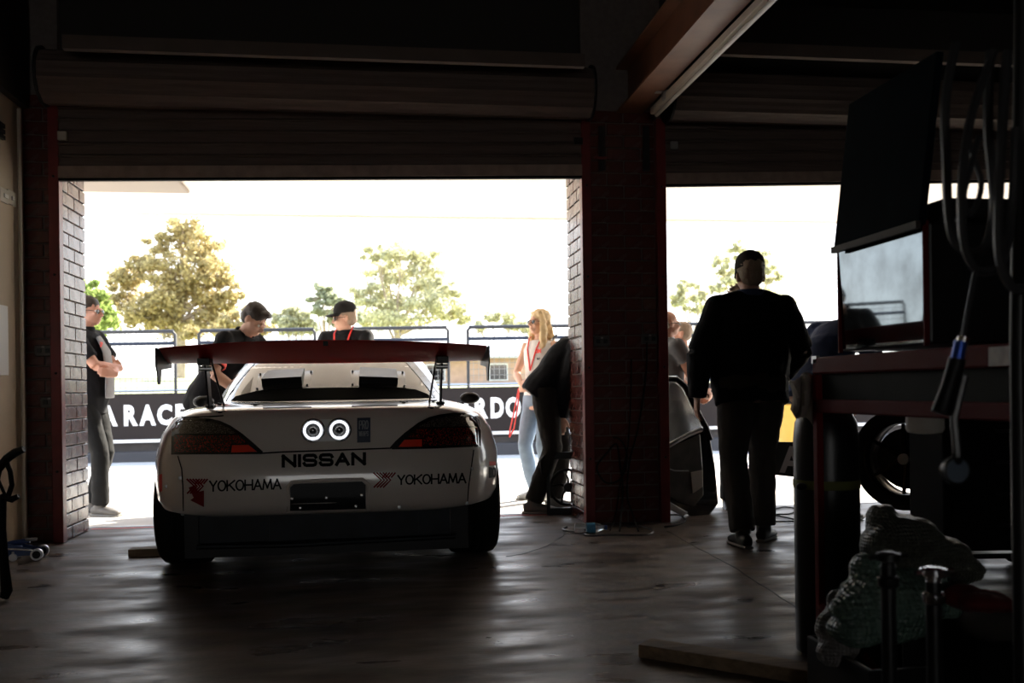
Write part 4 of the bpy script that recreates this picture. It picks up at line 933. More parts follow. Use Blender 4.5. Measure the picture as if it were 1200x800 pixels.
# writing
ctext('NISSAN', 330, 429, 532.5, 529.5, 548, 545, M_dec, 3.9, gap=.40, lab='wide black lettering under the boot line')
ctext('YOKOHAMA', 245, 330, 562.8, 560.2, 576.2, 573.2, M_dec, 1.9, gap=.22, lab='black lettering left of the plate recess'); ctext('YOKOHAMA', 465.5, 546.5, 556.2, 553.6, 568.2, 566.2, M_dec, 1.9, gap=.22, lab='black lettering right of the plate recess')
def chevron(x0, y0, x1, y1, sk=0):
    W, Hh = x1 - x0, y1 - y0
    for k in range(4):
        o_ = k * .14
        strip('chevron_stripe', [(x0 + W * o_, y0 + sk), (x0 + W * (.36 + o_), y0 + Hh * .5), (x0 + W * (.02 + o_), y1)], 1.7, M_decr, eps=.004)
    for k in range(4):
        o_ = k * .13
        strip('chevron_stripe', [(x1 - W * o_, y0), (x1 - W * (.20 + o_), y0 + Hh * .34)], 1.7, M_decr, eps=.004)
chevron(437.5, 553.5, 463.5, 571); chevron(219, 561, 243.5, 578)
patch('arrow_sticker', [(221, 571), (229, 568), (232, 576), (239, 574.5), (239, 594), (223, 586), (227, 583)], mat('dark_red_sticker', (.22, .008, .008), .4), .005, skirt=False, lab='dark red arrow sticker')
patch('flank_sticker', [(573.5, 540.5), (581, 540.5), (581, 545), (573.5, 545.5)], M_logo_red, .004, step=3, skirt=False, lab='small red sticker on right flank')
ctext('mo', 573, 581, 547, 547, 560, 559, M_dec, 1.5, lab='small black lettering on right flank')
patch('flank_sticker', [(186.5, 556), (190, 555), (190, 575), (186.5, 577)], M_logo_red, .004, step=3, skirt=False, lab='small red sticker on left flank')
# shut lines
strip('shut_line', [(306, 531), (330, 529.5), (381, 527.8), (430, 526), (458, 525)], 1.8, M_dec)
strip('bumper_seam', [(208.5, 534), (213, 549), (214.5, 570), (215, 604)], 1.0, M_dec); strip('bumper_seam', [(555, 527), (552.5, 545), (549, 570), (547.5, 592)], 1.0, M_dec)
strip('deck_edge_line', [(213, 489), (245, 488.2), (262, 487)], 1.2, M_dec); strip('deck_slot', [(308, 478), (350, 477), (365, 477)], 1.1, M_dec); strip('deck_slot', [(412, 476), (450, 475), (466, 475)], 1.1, M_dec)
# plate recess
rc = patch('plate_recess', [(340, 598.5), (340, 571), (344, 567), (424, 564), (428.5, 568), (428.5, 596)], mat('black_plate_panel', (.012, .014, .017), .35), .003, lab='black panel where a number plate would sit')
lipm = MB(); P_ = [bh(x, y, .001) for x, y in ((337.8, 599), (337.8, 570), (342, 565.2), (352, 564.2), (381, 563), (415, 562), (425, 561.8), (431.2, 567), (431.2, 596))]
lipm.tube(P_, .010, 8).build('recess_lip', M_paint, rc, True)
for px, py in ((342, 584), (382.5, 583), (424, 580), (352, 595), (417, 593)):
    c = bh(px, py, .005); MB().lathe([(.008, 0), (.008, .003), (.003, .004)], 10, Matrix.Translation(c) @ Matrix.Rotation(PI / 2, 4, 'X')).build('rivet', M_chrome, rc)
for px, py in ((211, 560), (214, 602), (468, 594), (553, 549), (547, 589), (195, 570)):
    c = bh(px, py, .003); MB().lathe([(.009, 0), (.009, .003), (.003, .004)], 10, Matrix.Translation(c) @ Matrix.Rotation(PI / 2, 4, 'X')).build('bumper_screw', M_steel, car)
# under the bumper: fuel cell panel, crash bar, tube
M_under = mat('scuffed_under_panel', (.010, .014, .020), .5, noise=.6, nscale=8, spec=.2)
MB().box((-.62, .16, .20), (.60, .22, .37)).build('under_panel', M_under, car, bevel=.006, label='scuffed dark panel below bumper')
MB().tube([(-.62, .12, .195), (-.2, .10, .19), (.62, .12, .20)], .011).build('crash_tube', M_under, car, True)
MB().box((-.30, .155, .20), (-.285, .165, .36)).box((.44, .155, .20), (.455, .165, .36)).build('under_bracket', M_under, car)
MB().box((-.70, .25, .12), (.70, 4.0, .36)).build('floor_pan', M_blk, car)
MB().ell((0, .84, .27), (.16, .14, .13)).tube([(-.7, .84, .30), (.7, .84, .30)], .035).build('differential', M_black_metal, car, True)
ex = MB().tube([(.33, .30, .17), (.33, .9, .17)], .045, 16).build('exhaust_pipe', M_steel, car, True); 
# wheels
def wheel(x, y, sx_, nm='wheel'):
    Mw = Matrix.Translation((x, y, .315)) @ Matrix.Rotation(PI / 2, 4, 'Y'); w = .135
    tyre = MB().lathe([(.225, -w), (.285, -w), (.306, -w * .86), (.315, -w * .6), (.3155, -w * .2), (.311, -w * .17), (.3155, -w * .14), (.3155, w * .14), (.311, w * .17), (.3155, w * .2), (.315, w * .6), (.306, w * .86), (.285, w), (.225, w)], 56, Mw).build('wheel', M_rubber, car, 50)
    rim = MB().lathe([(.227, -w * .95), (.232, -w * .98), (.20, -w * .8), (.195, 0), (.20, w * .8), (.232, w * .98), (.227, w * .95)], 40, Mw, False)
    for k in range(10):
        a = 2 * PI * k / 10; rim.tube([Mw @ Vector((.03 * math.cos(a), .03 * math.sin(a), sx_ * w * .5)), Mw @ Vector((.2 * math.cos(a), .2 * math.sin(a), sx_ * w * .75))], [.02, .011], 6)
    rim.build('rim', mat('dark_rim', (.05, .05, .05), .3, .8), tyre, True)
for sx_ in (-1, 1):
    wheel(sx_ * .775, .84, sx_); wheel(sx_ * .765, 3.36, sx_)
# wing
def sect(u):
    a = abs(u); teZ, leZ = 1.176 - .030 * a ** 2.2, 1.078 + .004 * a ** 1.6; teY, leY = .03 + .02 * a * a, .36 - .03 * a * a; x = u * .775 + .008
    out = []; ch = Vector((0, leY - teY, leZ - teZ)); n = Vector((0, -ch.z, ch.y)).normalized(); base = Vector((x, teY, teZ)); th = .030 - .012 * a
    for t, k in ((0, .08), (.2, .35), (.45, .75), (.7, 1.0), (.88, .85), (.97, .4)): out.append(base + ch * t + n * th * (k - .55 * math.sin(PI * t)) * .9)
    out.append(base + ch)
    for t, k in ((.95, .4), (.8, .7), (.5, .95), (.2, .6), (.0, .08)): out.append(base + ch * t - n * th * (k * .5 + .6 * math.sin(PI * t)) * .9)
    return out
wg = MB().loft([sect(-1 + 2 * i / 28) for i in range(29)]).build('rear_wing', M_wing, car, 40, label='red rear wing blade')
c = sect(0)[0]; MB().box((-.010, c.y - .008, c.z - .028), (.014, c.y - .002, c.z - .005)).build('black_tab', M_blk, wg)
for sg in (-1, 1):
    MB().prism([(.00, 1.145), (.36, 1.135), (.36, 1.06), (.12, 1.045), (.085, .975), (.045, .975), (.03, 1.03), (.0, 1.06)], 'x', sg * .777 + .008, sg * .783 + .008).build('end_plate', M_black_metal, wg, label='thin dark end plate')
    x = sg * .578 + (.0 if sg < 0 else -.008)
    MB().prism([(.14, 1.10), (.26, 1.095), (.34, .868), (.26, .862), (.20, 1.0)], 'x', x - .004, x + .004).build('wing_strut', M_black_metal, wg)
    MB().box((x - .03, .12, 1.066), (x + .03, .22, 1.10)).build('strut_bracket', M_black_metal, wg, bevel=.004)
    MB().tube([(x + sg * -.028, .19, 1.08), (x + sg * -.05, .42, .868)], .0055).build('stay_rod', M_black_metal, wg, True)
    MB().lathe([(.012, -.03), (.012, .03)], 10, Matrix.Translation((x, .18, 1.05)) @ Matrix.Rotation(PI / 2, 4, 'Y')).build('strut_bolt', M_steel, wg)
    MB().box((x - .02, .28, .858), (x + .02, .36, .872)).build('strut_foot', M_black_metal, wg, bevel=.003)
for px, py in ((258, 484), (257, 474.5), (299, 475.5), (473, 472.5), (506, 479), (508, 471)):
    q = bh(px, py, .0); k = MB().ell(q + Vector((0, 0, .006)), (.012, .012, .006)); k.tube([q + Vector((-.02, 0, .008)), q + Vector((.022, .012, .009))], .003, 5); k.build('boot_pin', M_black_metal, car, True)
for sg in (-1, 1):
    mr = MB().ell((sg * .955, 2.45, .87), (.075, .04, .045)).build('side_mirror', M_black_metal, car, True); MB().tube([(sg * .84, 2.5, .80), (sg * .93, 2.47, .85)], .012).build('mirror_stalk', M_black_metal, mr, True)
    MB().prism([(1.05, .90), (1.2, 1.03), (1.45, 1.10), (2.2, 1.11), (2.62, .93), (2.5, .89)], 'x', sg * .705, sg * .712)
M_aer = None

# ------------------------------------------------------------------ things round the pier and on the floor
def socket(px, py, lab):
    q = on_y(px, py, D + .006); t = thing('wall_socket', lab, 'socket', (q.x, D + .006, q.z))
    MB().box((-.055, -.035, -.035), (.055, 0, .035)).build('plate', mat('dark_socket_plate', (.06, .055, .05), .35), t, bevel=.005)
    for k in (-1, 1): MB().box((k * .025 - .014, -.040, -.014), (k * .025 + .014, -.035, .014)).build('outlet', M_blk, t, bevel=.002)
    MB().box((-.008, -.042, .018), (.008, -.035, .028)).build('switch', mat('pale_switch', (.4, .38, .35), .4), t)
    return t
socket(704, 400, 'left dark power socket on the middle brick pier'); socket(760, 397, 'right dark power socket on the middle brick pier, with a cable plugged in')
socket(53, 411, 'dark power socket on the left brick pier at chest height'); socket(60, 471, 'small lower dark power socket on the left brick pier')
def cable(nm, lab, pts, r, m, cat='cable', group=None):
    # smooth curve through the points
    P_ = [Vector(p) for p in pts]; out = []
    for i in range(len(P_) - 1):
        p0 = P_[max(0, i - 1)]; p1 = P_[i]; p2 = P_[i + 1]; p3 = P_[min(len(P_) - 1, i + 2)]
        for k in range(6):
            t = k / 6; out.append(.5 * ((2 * p1) + (p2 - p0) * t + (2 * p0 - 5 * p1 + 4 * p2 - p3) * t * t + (-p0 + 3 * p1 - 3 * p2 + p3) * t ** 3))
    out.append(P_[-1]); o = MB().tube(out, r, 7).build(nm, m, None, True)
    return tag(o, lab, cat, group)
W = lambda px, py, d_=.04: on_y(px, py, D - d_)
G = lambda px, py, z=.008: on_z(px, py, z)
cable('power_cable', 'black cable dropping from the right socket down the middle brick pier', [W(758, 401, .06), W(757, 440), W(748, 500), W(738, 540), W(735, 580), W(742, 604), G(748, 622)], .006, M_rubber)
cable('power_cable', 'thin black cable hanging straight beside the plugged in one on the pier', [W(740, 420), W(739, 470), W(736, 520), W(728, 560), W(722, 600), G(715, 621)], .005, M_rubber)
cable('coiled_cable', 'black cable hung in a loop low on the middle brick pier', [W(718, 512), W(728, 516), W(735, 535), W(728, 560), W(712, 566), W(702, 556), W(700, 545), W(710, 532), W(722, 520), W(726, 540), W(730, 575), G(726, 622)], .006, M_rubber)
cable('floor_cable', 'grey cable lying in flat loops at the foot of the middle brick pier', [G(664, 617), G(660, 620), G(675, 622.5), G(700, 620.5), G(686, 624), G(690, 627), G(720, 626.5), G(757, 626), G(765, 622), G(752, 617), G(735, 617)], .007, mat('grey_cable', (.10, .10, .11), .4))
cable('floor_cable', 'black cable running out through the right doorway past the middle pier', [G(779, 617), G(792, 615), G(803, 610), G(798, 604), G(786, 603), G(770, 606)], .006, M_rubber)
cable('floor_cable', 'thin dark cable looping on the floor right of the older man', [G(905, 597), G(920, 594), G(935, 597), G(925, 602), G(908, 603), G(935, 610), G(905, 611)], .006, M_rubber)
def coil_turn(): pass
# water bottle on its side
q = G(672, 618, .033); bt = thing('water_bottle', 'clear plastic water bottle with blue label lying at the pier foot', 'bottle', (q.x, q.y - .02, .0)); Mb = Matrix.Translation((0, 0, .034)) @ Matrix.Rotation(math.radians(-8), 4, 'Z') @ Matrix.Rotation(PI / 2, 4, 'Y')
M_clear = mat('clear_plastic', (.75, .82, .86), .08, trans=.75, spec=.6)
MB().lathe([(.012, 0), (.031, .004), (.033, .015), (.030, .03), (.033, .045), (.030, .06), (.033, .075), (.033, .14), (.026, .165), (.013, .185), (.013, .20)], 20, Mb).build('body', M_clear, bt, True)
MB().lathe([(.0335, .08), (.0335, .135)], 20, Mb).build('label', mat('blue_bottle_label', (.10, .35, .60), .4), bt, True); MB().lathe([(.015, .195), (.015, .212)], 14, Mb).build('cap', mat('blue_cap', (.05, .12, .4), .4), bt, True)
# timbers
M_wood = mat('dirty_timber', (.22, .15, .09), .75, noise=.4, nscale=6, bump=.3, bscale=25, stretch=(1, 8, 8))
q = G(150, 652.5, 0); q2 = G(200, 651.5, 0); tag(MB().box((q.x, q.y, 0), (q.x + .42, q.y + .09, .042)).build('timber_block', M_wood, None, bevel=.003), 'short timber block on the floor left of the rear left tyre', 'timber')
a = G(748, 770, 0); b = G(990, 810, 0); d_ = (b - a).normalized(); n_ = Vector((-d_.y, d_.x, 0))
mb = MB(); v = [a, b, b + n_ * .10, a + n_ * .10]; mb.add([Vector((p.x, p.y, 0)) for p in v] + [Vector((p.x, p.y, .045)) for p in v], [(3, 2, 1, 0), (4, 5, 6, 7), (0, 1, 5, 4), (1, 2, 6, 5), (2, 3, 7, 6), (3, 0, 4, 7)])
tag(mb.build('timber_plank', M_wood, None, bevel=.003), 'long rough timber plank on the floor at the bottom right', 'timber')

# detached car door held upright in the right doorway
dp = lambda px, py: on_d(px, py, 6.75 + (px - 780) * .004)
dr = thing('car_door', 'detached black car door with clear window standing beside the middle pier', 'car door', tuple(foot(812, 6.85)))
iv = Matrix.Translation(dr.location).inverted()
def dpoly(nm, poly, m, th=.03, off=0.0, parent=dr):
    n = len(poly); d3 = FW * th; A = [iv @ (dp(*p) + FW * off) for p in poly]; return MB().add(A + [p + d3 for p in A], [tuple(range(n)), tuple(range(2 * n - 1, n - 1, -1))] + [(i, n + i, n + (i + 1) % n, (i + 1) % n) for i in range(n)]).build(nm, m, parent, bevel=.006)
sk = dpoly('door_skin', [(758, 528), (778, 523), (800, 512), (815, 505), (830, 500), (838, 545), (842, 590), (832, 603), (812, 606), (795, 597), (775, 583), (758, 572)], M_trimb, .07)
dpoly('inner_panel', [(762, 535), (782, 525), (812, 512), (820, 508), (823, 545), (824, 580), (812, 594), (795, 588), (762, 568)], mat('scuffed_door_card', (.07, .06, .05), .35, noise=.6, nscale=10, coat=.3), .02, -.012)
dpoly('document_pocket', [(809, 553), (823, 550), (823, 570), (811, 578)], mat('pale_pocket', (.45, .42, .38), .4), .01, -.02)
dpoly('sill_edge', [(760, 572), (780, 585), (806, 600), (800, 605), (776, 592), (758, 578)], M_steel, .03, -.015)
MB().tube([iv @ dp(*p) for p in ((758, 452), (779, 444), (792, 444), (802, 452), (815, 478), (827, 500), (832, 515))], .024, 10).build('window_frame', M_trimb, dr, True)
MB().tube([iv @ dp(*p) for p in ((760, 530), (780, 524), (805, 510), (822, 503))], .018, 8).build('waist_rail', M_steel, dr, True)
dpoly('window_pane', [(758, 456), (782, 448), (797, 450), (812, 478), (824, 500), (800, 512), (775, 524), (758, 528)], mat('scratched_clear_sheet', (.85, .85, .83), .12, trans=.8), .004, .02)
MB().tube([iv @ (dp(*p) - FW * .03) for p in ((762, 538), (775, 546), (790, 551), (806, 551))], .004, 6).build('pull_strap', M_steel, dr, True)

# black fan shroud beside the bending man
fp = foot(655, 7.05); fs_ = thing('fan_shroud', 'black radiator fan with open spokes standing behind the left edge of middle pier', 'fan', tuple(fp), math.radians(-8))
mb = MB().box((-.10, 0, 0), (-.075, .05, .46)).box((.20, 0, 0), (.225, .05, .46)).box((-.10, 0, 0), (.225, .05, .05)).box((-.10, 0, .41), (.225, .05, .46)); mb.build('frame', M_blk, fs_, bevel=.003)
mb = MB(); rr = [Vector((.06 + .13 * math.cos(t), .025, .20 + .13 * math.sin(t))) for t in [2 * PI * k / 28 for k in range(29)]]; mb.tube(rr, .012, 6, right=(0, 1, 0)); mb.build('ring', M_blk, fs_, True)
for k in range(5):
    t = 2 * PI * k / 5 + .3; MB().tube([(.06, .02, .20), (.06 + .065 * math.cos(t), .03, .20 + .065 * math.sin(t)), (.06 + .13 * math.cos(t + .25), .02, .20 + .13 * math.sin(t + .25))], [.014, .008, .008], 6).build('spoke', M_blk, fs_, True)
MB().lathe([(.035, -.02), (.035, .03)], 18, Matrix.Translation((.06, .025, .20)) @ Matrix.Rotation(PI / 2, 4, 'X')).build('hub', M_blk, fs_, True)
MB().tube([(-.09, .02, .46), (-.14, .0, .40), (-.13, .0, .30)], .012).build('hose_stub', M_blk, fs_, True)

# left edge: blue trolley jack and black folding stand
q = G(22, 655, 0); q.x += .0; jk = thing('trolley_jack', 'blue trolley jack on the floor by the left wall', 'jack', (q.x, q.y, 0), math.radians(6)); jk.scale = (.74, .74, .74)
M_blue = mat('blue_jack_paint', (.04, .09, .28), .35, noise=.4, nscale=12)
for s_ in (-1, 1): MB().prism([(-.34, .05), (-.30, .12), (-.05, .13), (.10, .085), (.16, .07), (.16, .035), (-.2, .035)], 'y', s_ * .07 - .004, s_ * .07 + .004).build('side_plate', M_blue, jk)
MB().box((-.28, -.06, .06), (.02, .06, .10)).build('pump_body', M_blue, jk, bevel=.008)
MB().tube([(-.20, 0, .10), (.0, 0, .135), (.08, 0, .14)], [.02, .018, .02], 10).build('lifting_arm', M_blue, jk, True); MB().lathe([(.04, 0), (.045, .015), (.02, .018)], 16, Matrix.Translation((.09, 0, .14))).build('saddle', M_steel, jk, True)
MB().tube([(-.1, -.09, .10), (.13, -.085, .075)], .008).build('tie_rod', M_chrome, jk, True)
for x_, r_ in ((.15, .045),): 
    for s_ in (-1, 1): w_ = MB().lathe([(r_, -.018), (r_, .018)], 22, Matrix.Translation((x_, s_ * .10, r_)) @ Matrix.Rotation(PI / 2, 4, 'X')).build('wheel', M_steel, jk, True, .003); MB().lathe([(.03, -.022), (.03, .022)], 18, Matrix.Translation((x_, s_ * .10, r_)) @ Matrix.Rotation(PI / 2, 4, 'X')).build('hub', M_blk, w_, True)
for s_ in (-1, 1): MB().lathe([(.028, -.012), (.028, .012)], 18, Matrix.Translation((-.02, s_ * .085, .028)) @ Matrix.Rotation(PI / 2, 4, 'X')).tube([(-.02, s_ * .085, .028), (-.02, s_ * .085, .07)], .01).build('castor', M_steel, jk, True)
MB().lathe([(.035, -.02), (.035, .02)], 20, Matrix.Translation((-.25, 0, .14)) @ Matrix.Rotation(PI / 2, 4, 'X')).tube([(-.25, 0, .14), (-.27, -.12, .36)], .014).build('handle', M_black_metal, jk, True)
qd = 4.35; o_ = foot(2, qd); fsd = thing('folding_stand', 'black folding stand with curved handle at the left picture edge', 'stand', tuple(o_)); iv2 = Matrix.Translation(o_).inverted(); X = lambda px, py, dd=0: iv2 @ on_d(px, py, qd + dd)
MB().tube([X(-14, 556), X(0, 547), (X(8, 537)), X(18, 530), X(28, 526)], [.018, .02, .020, .020, .015], 8).build('handle', M_blk, fsd, True)
MB().tube([X(7, 540), X(12, 552), X(14, 568), X(10, 580)], .012, 8).build('bracket', M_blk, fsd, True); MB().tube([X(2, 545), X(-2, 562), X(6, 580)], .008, 8).build('cable_loop', M_blk, fsd, True)
MB().tube([X(-6, 590), X(6, 582), X(14, 585), X(22, 581)], [.02, .022, .016, .012], 8).build('clamp', M_blk, fsd, True)
MB().tube([X(2, 585), X(2, 620), X(5, 660), X(8, 692), X(5, 700)], [.022, .020, .020, .026, .02], 8).build('leg', M_blk, fsd, True)
MB().tube([X(-4, 590), X(-30, 650, -.3), X(-50, 740, -.5)], .018, 8).build('leg', M_blk, fsd, True); MB().tube([X(-4, 590), X(-40, 640, .2), X(-70, 688, .3)], .018, 8).build('leg', M_blk, fsd, True)

# ------------------------------------------------------------------ right foreground
M_tred = mat('chipped_maroon_steel', (.12, .006, .009), .6, noise=.55, nscale=14, col2=(.12, .018, .02), spec=.06, stretch=(1, .4, 1))
M_tpan = mat('dull_green_grey_panel', (.018, .021, .019), .7, spec=.1, noise=.2, nscale=8)
TX, TY0, TY1 = 1.402, 1.25, 2.93
tb = thing('steel_workbench', 'chipped maroon steel workbench along the right, with two rails and dull panel between', 'workbench', (TX, (TY0 + TY1) / 2, 0)); L2 = (TY1 - TY0) / 2
MB().box((0, -L2, .965), (.75, L2, 1.02)).build('top_frame', M_tred, tb, bevel=.006)
MB().box((.02, -L2 + .02, .885), (.73, L2 - .02, .965)).build('drawer_panel', M_tpan, tb)
MB().box((0, -L2, .842), (.75, L2, .885)).build('lower_frame', M_tred, tb, bevel=.005)
for x_, y_ in ((0, -L2), (0, L2 - .03), (.72, -L2), (.72, L2 - .03)): MB().box((x_, y_, 0), (x_ + .022, y_ + .03, .965)).build('leg', M_tred, tb, bevel=.003)
MB().box((.0, L2 - .03, 1.0), (.012, L2 + .004, 1.024)).build('chipped_corner', M_steel, tb)
MB().tube([(.01, L2 - .02, .22), (.01, L2 - .65, .02)], .014, 4).build('brace', M_tred, tb)
q = on_d(1170, 425, 2.15); MB().box((-.004, q.y - 2.09 - .17 + .0, .968), (.0, q.y - 2.09 + .05, 1.012)).build('worn_patch', mat('worn_metal_patch', (.42, .36, .34), .5, noise=.4, nscale=30), tb)
# tool case with mirror side
cs = thing('steel_tool_case', 'black tool case on the workbench with a smeared mirror-like side and raised lid', 'case', (1.467, 2.625, 1.02))
MB().box((.008, -.245, .016), (.55, .245, .345)).build('case_body', M_black_metal, cs, bevel=.008)
MB().add([(.006, -.235, .022), (-.004, -.235, .338), (.010, -.235, .338), (.012, -.235, .022), (.006, .235, .022), (-.004, .235, .338), (.010, .235, .338), (.012, .235, .022)], [(0, 1, 2, 3), (7, 6, 5, 4), (0, 4, 5, 1), (1, 5, 6, 2), (2, 6, 7, 3), (3, 7, 4, 0)]).build('mirror_panel', mat('smeared_mirror_steel', (.13, .16, .18), .03, 1.0, nscale=9, noise=.45), cs)
for s_ in (-1, 1): MB().box((-.006, s_ * .24 - .003, .012), (.008, s_ * .24 + .003, .348)).build('edge_strip', MATS['chipped_maroon_steel'], cs)
mb = MB(); th = .022; v = []
for y_ in (-.255, .225):
    for x_, z_ in ((-.027, .335), (-.027 + th, .335), (.032 + th, .80), (.032, .80)): v.append((x_, y_, z_))
mb.add(v, [(0, 1, 2, 3), (7, 6, 5, 4), (0, 4, 5, 1), (1, 5, 6, 2), (2, 6, 7, 3), (3, 7, 4, 0)]); mb.build('raised_lid', mat('dark_blue_lid', (.006, .010, .015), .8, noise=.3, nscale=6, spec=.02), cs, bevel=.003)
MB().box((-.035, -.255, .325), (-.02, .225, .345)).build('lid_hinge', mat('dull_brown_hinge', (.05, .04, .035), .7), cs)
MB().box((.02, -.30, .345), (.55, .10, .40)).build('top_tray', M_black_metal, cs, bevel=.01)
# gas bottle
g_ = foot(967, 3.32); gb = thing('gas_bottle', 'tall black gas bottle standing behind the end of the workbench', 'gas bottle', tuple(g_))
MB().lathe([(.09, 0), (.108, .012), (.110, .04), (.110, .74), (.104, .80), (.082, .845), (.045, .872), (.03, .88)], 40).build('cylinder', mat('black_bottle_paint', (.006, .007, .009), .34, spec=.35), gb, 50)
MB().lathe([(.028, .88), (.03, .90), (.02, .93)], 14).build('neck', M_steel, gb, True)
MB().lathe([(.1115, .575), (.1125, .58), (.1125, .60), (.1115, .605)], 40).build('strap', mat('dull_yellow_strap', (.10, .11, .02), .7), gb, True); MB().ell((-.115, -.05, .585), (.018, .018, .014)).build('strap_buckle', M_blk, gb, True)
# rag
rg = MB(); rows = []
for i in range(16):
    t = i / 15; row = []
    for j in range(14):
        s_ = j / 13; px = 922 + 34 * s_ + 6 * math.sin(3 * t) * (1 - s_) + 8 * t * (s_ < .5) * (0.5 - s_); py = 441 + 60 * t * (1 - .35 * (1 - s_)) + 5 * math.sin(s_ * 7)
        row.append(on_d(px, py, 3.14 + .02 * math.sin(s_ * 16 + t * 4) - .03 * math.sin(PI * s_)))
    rows.append(row)
rg.loft(rows, cap=False, closed=False); o = rg.build('rag', fabric('grey_beige_rag', (.30, .26, .23)), None, True); tag(o, 'crumpled beige rag hung on the workbench corner above the gas bottle', 'rag'); so = o.modifiers.new('s', 'SOLIDIFY'); so.thickness = .004
# hose hanger with looped hoses
q = foot(1192, 1.95); hs = thing('hose_stand', 'black upright stand with crossbar at the right edge, hung with hoses', 'stand', tuple(q))
MB().tube([(0, 0, .02), (-.0, 0, 1.0), (.03, 0, 1.98)], .014).build('pole', M_black_metal, hs, True); MB().tube([(-.16, .04, 1.90), (.05, 0, 1.93), (.3, -.1, 1.9)], .016).build('crossbar', M_black_metal, hs, True)
MB().tube([(-.25, .05, .02), (.3, -.05, .02)], .015).tube([(-.05, -.25, .02), (.05, .25, .02)], .015).build('foot', M_black_metal, hs, True)
V_ = lambda px, py, d_: on_d(px, py, d_)
M_hose = mat('dark_grey_hose', (.03, .03, .033), .35)
cable('air_hose', 'dark hose looped lowest from the stand in front of the tool case', [V_(1165, 60, 1.95), V_(1140, 130, 1.92), (V_(1128, 200, 1.9)), V_(1128, 275, 1.9), V_(1140, 312, 1.9), V_(1158, 318, 1.9), V_(1175, 305, 1.9), V_(1185, 250, 1.93), V_(1190, 150, 1.95)], .009, M_hose, 'hose')
cable('air_hose', 'dark hose hanging leftmost, its loop just above the mirror panel top', [V_(1120, 50, 2.0), V_(1108, 120, 2.0), V_(1109, 190, 2.0), V_(1112, 255, 2.0), V_(1120, 285, 2.0), V_(1140, 296, 1.98), V_(1156, 285, 1.97), V_(1165, 240, 1.97), V_(1158, 150, 1.95), V_(1160, 60, 1.95)], .010, M_hose, 'hose')
cable('air_hose', 'dark hose looping at the far right picture edge', [V_(1180, 60, 1.9), V_(1172, 200, 1.88), V_(1170, 290, 1.88), V_(1180, 328, 1.88), V_(1195, 338, 1.88), V_(1212, 320, 1.88), V_(1215, 150, 1.9)], .010, M_hose, 'hose')
cable('black_strap', 'black strap slanting down from the hoses in front of the tool case', [V_(1150, 90, 1.95), V_(1135, 160, 1.92), V_(1150, 215, 1.9), V_(1138, 250, 1.9), V_(1130, 230, 1.9), V_(1142, 180, 1.9), V_(1147, 160, 1.92)], .006, M_hose, 'strap')
t = thing('air_gun', 'air line with blue and silver fitting hanging before the workbench rail', 'air line', tuple(V_(1128, 410, 1.85)))
iv3 = Matrix.Translation(t.location).inverted(); Y_ = lambda *a: iv3 @ V_(*a)
MB().tube([Y_(1143, 318, 1.88), Y_(1135, 360, 1.86), Y_(1129, 395, 1.85)], .005).build('line', M_hose, t, True); MB().tube([Y_(1129, 395, 1.85), Y_(1126, 410, 1.85)], .011, 10).build('silver_fitting', M_chrome, t, True)
MB().tube([Y_(1126, 400, 1.84), Y_(1122, 420, 1.84)], .012, 10).build('blue_fitting', mat('blue_anodised', (.03, .08, .40), .3, .6), t, True); MB().tube([Y_(1122, 420, 1.85), Y_(1112, 452, 1.85), Y_(1102, 484, 1.85)], [.016, .014, .018], 10).build('grip', M_blk, t, True)
MB().tube([Y_(1130, 440, 1.84), Y_(1118, 490, 1.84), Y_(1122, 535, 1.84)], .008, 8).build('tail_hose', M_hose, t, True)
q = V_(1120, 551, 1.85); MB().lathe([(.027, -.01), (.028, .004), (.024, .006)], 26, Matrix.Translation(iv3 @ q) @ Matrix.Rotation(PI / 2, 4, 'X')).build('gauge', M_black_metal, t, True); MB().lathe([(.023, .0), (.023, .0075)], 26, Matrix.Translation(iv3 @ q) @ Matrix.Rotation(PI / 2, 4, 'X')).build('gauge_face', mat('grey_dial', (.10, .13, .17), .3), t)
MB().tube([Y_(1122, 530, 1.84), Y_(1121, 541, 1.85)], .01, 8).build('gauge_stem', M_blk, t, True)
# steel bowl under the bench rail
q = on_d(1084, 496, 2.6); t = thing('steel_bowl', 'pale steel bowl hung under the workbench rail above the race wheel', 'bowl', tuple(q)); MB().lathe([(.02, -.028), (.044, -.024), (.050, -.014), (.048, .03), (.044, .03), (.045, -.012), (.02, -.022)], 28).build('bowl', mat('pale_enamel', (.55, .52, .48), .3), t, True)
MB().box((-.05, -.006, .028), (.05, .006, .05)).build('bracket', M_blk, t)

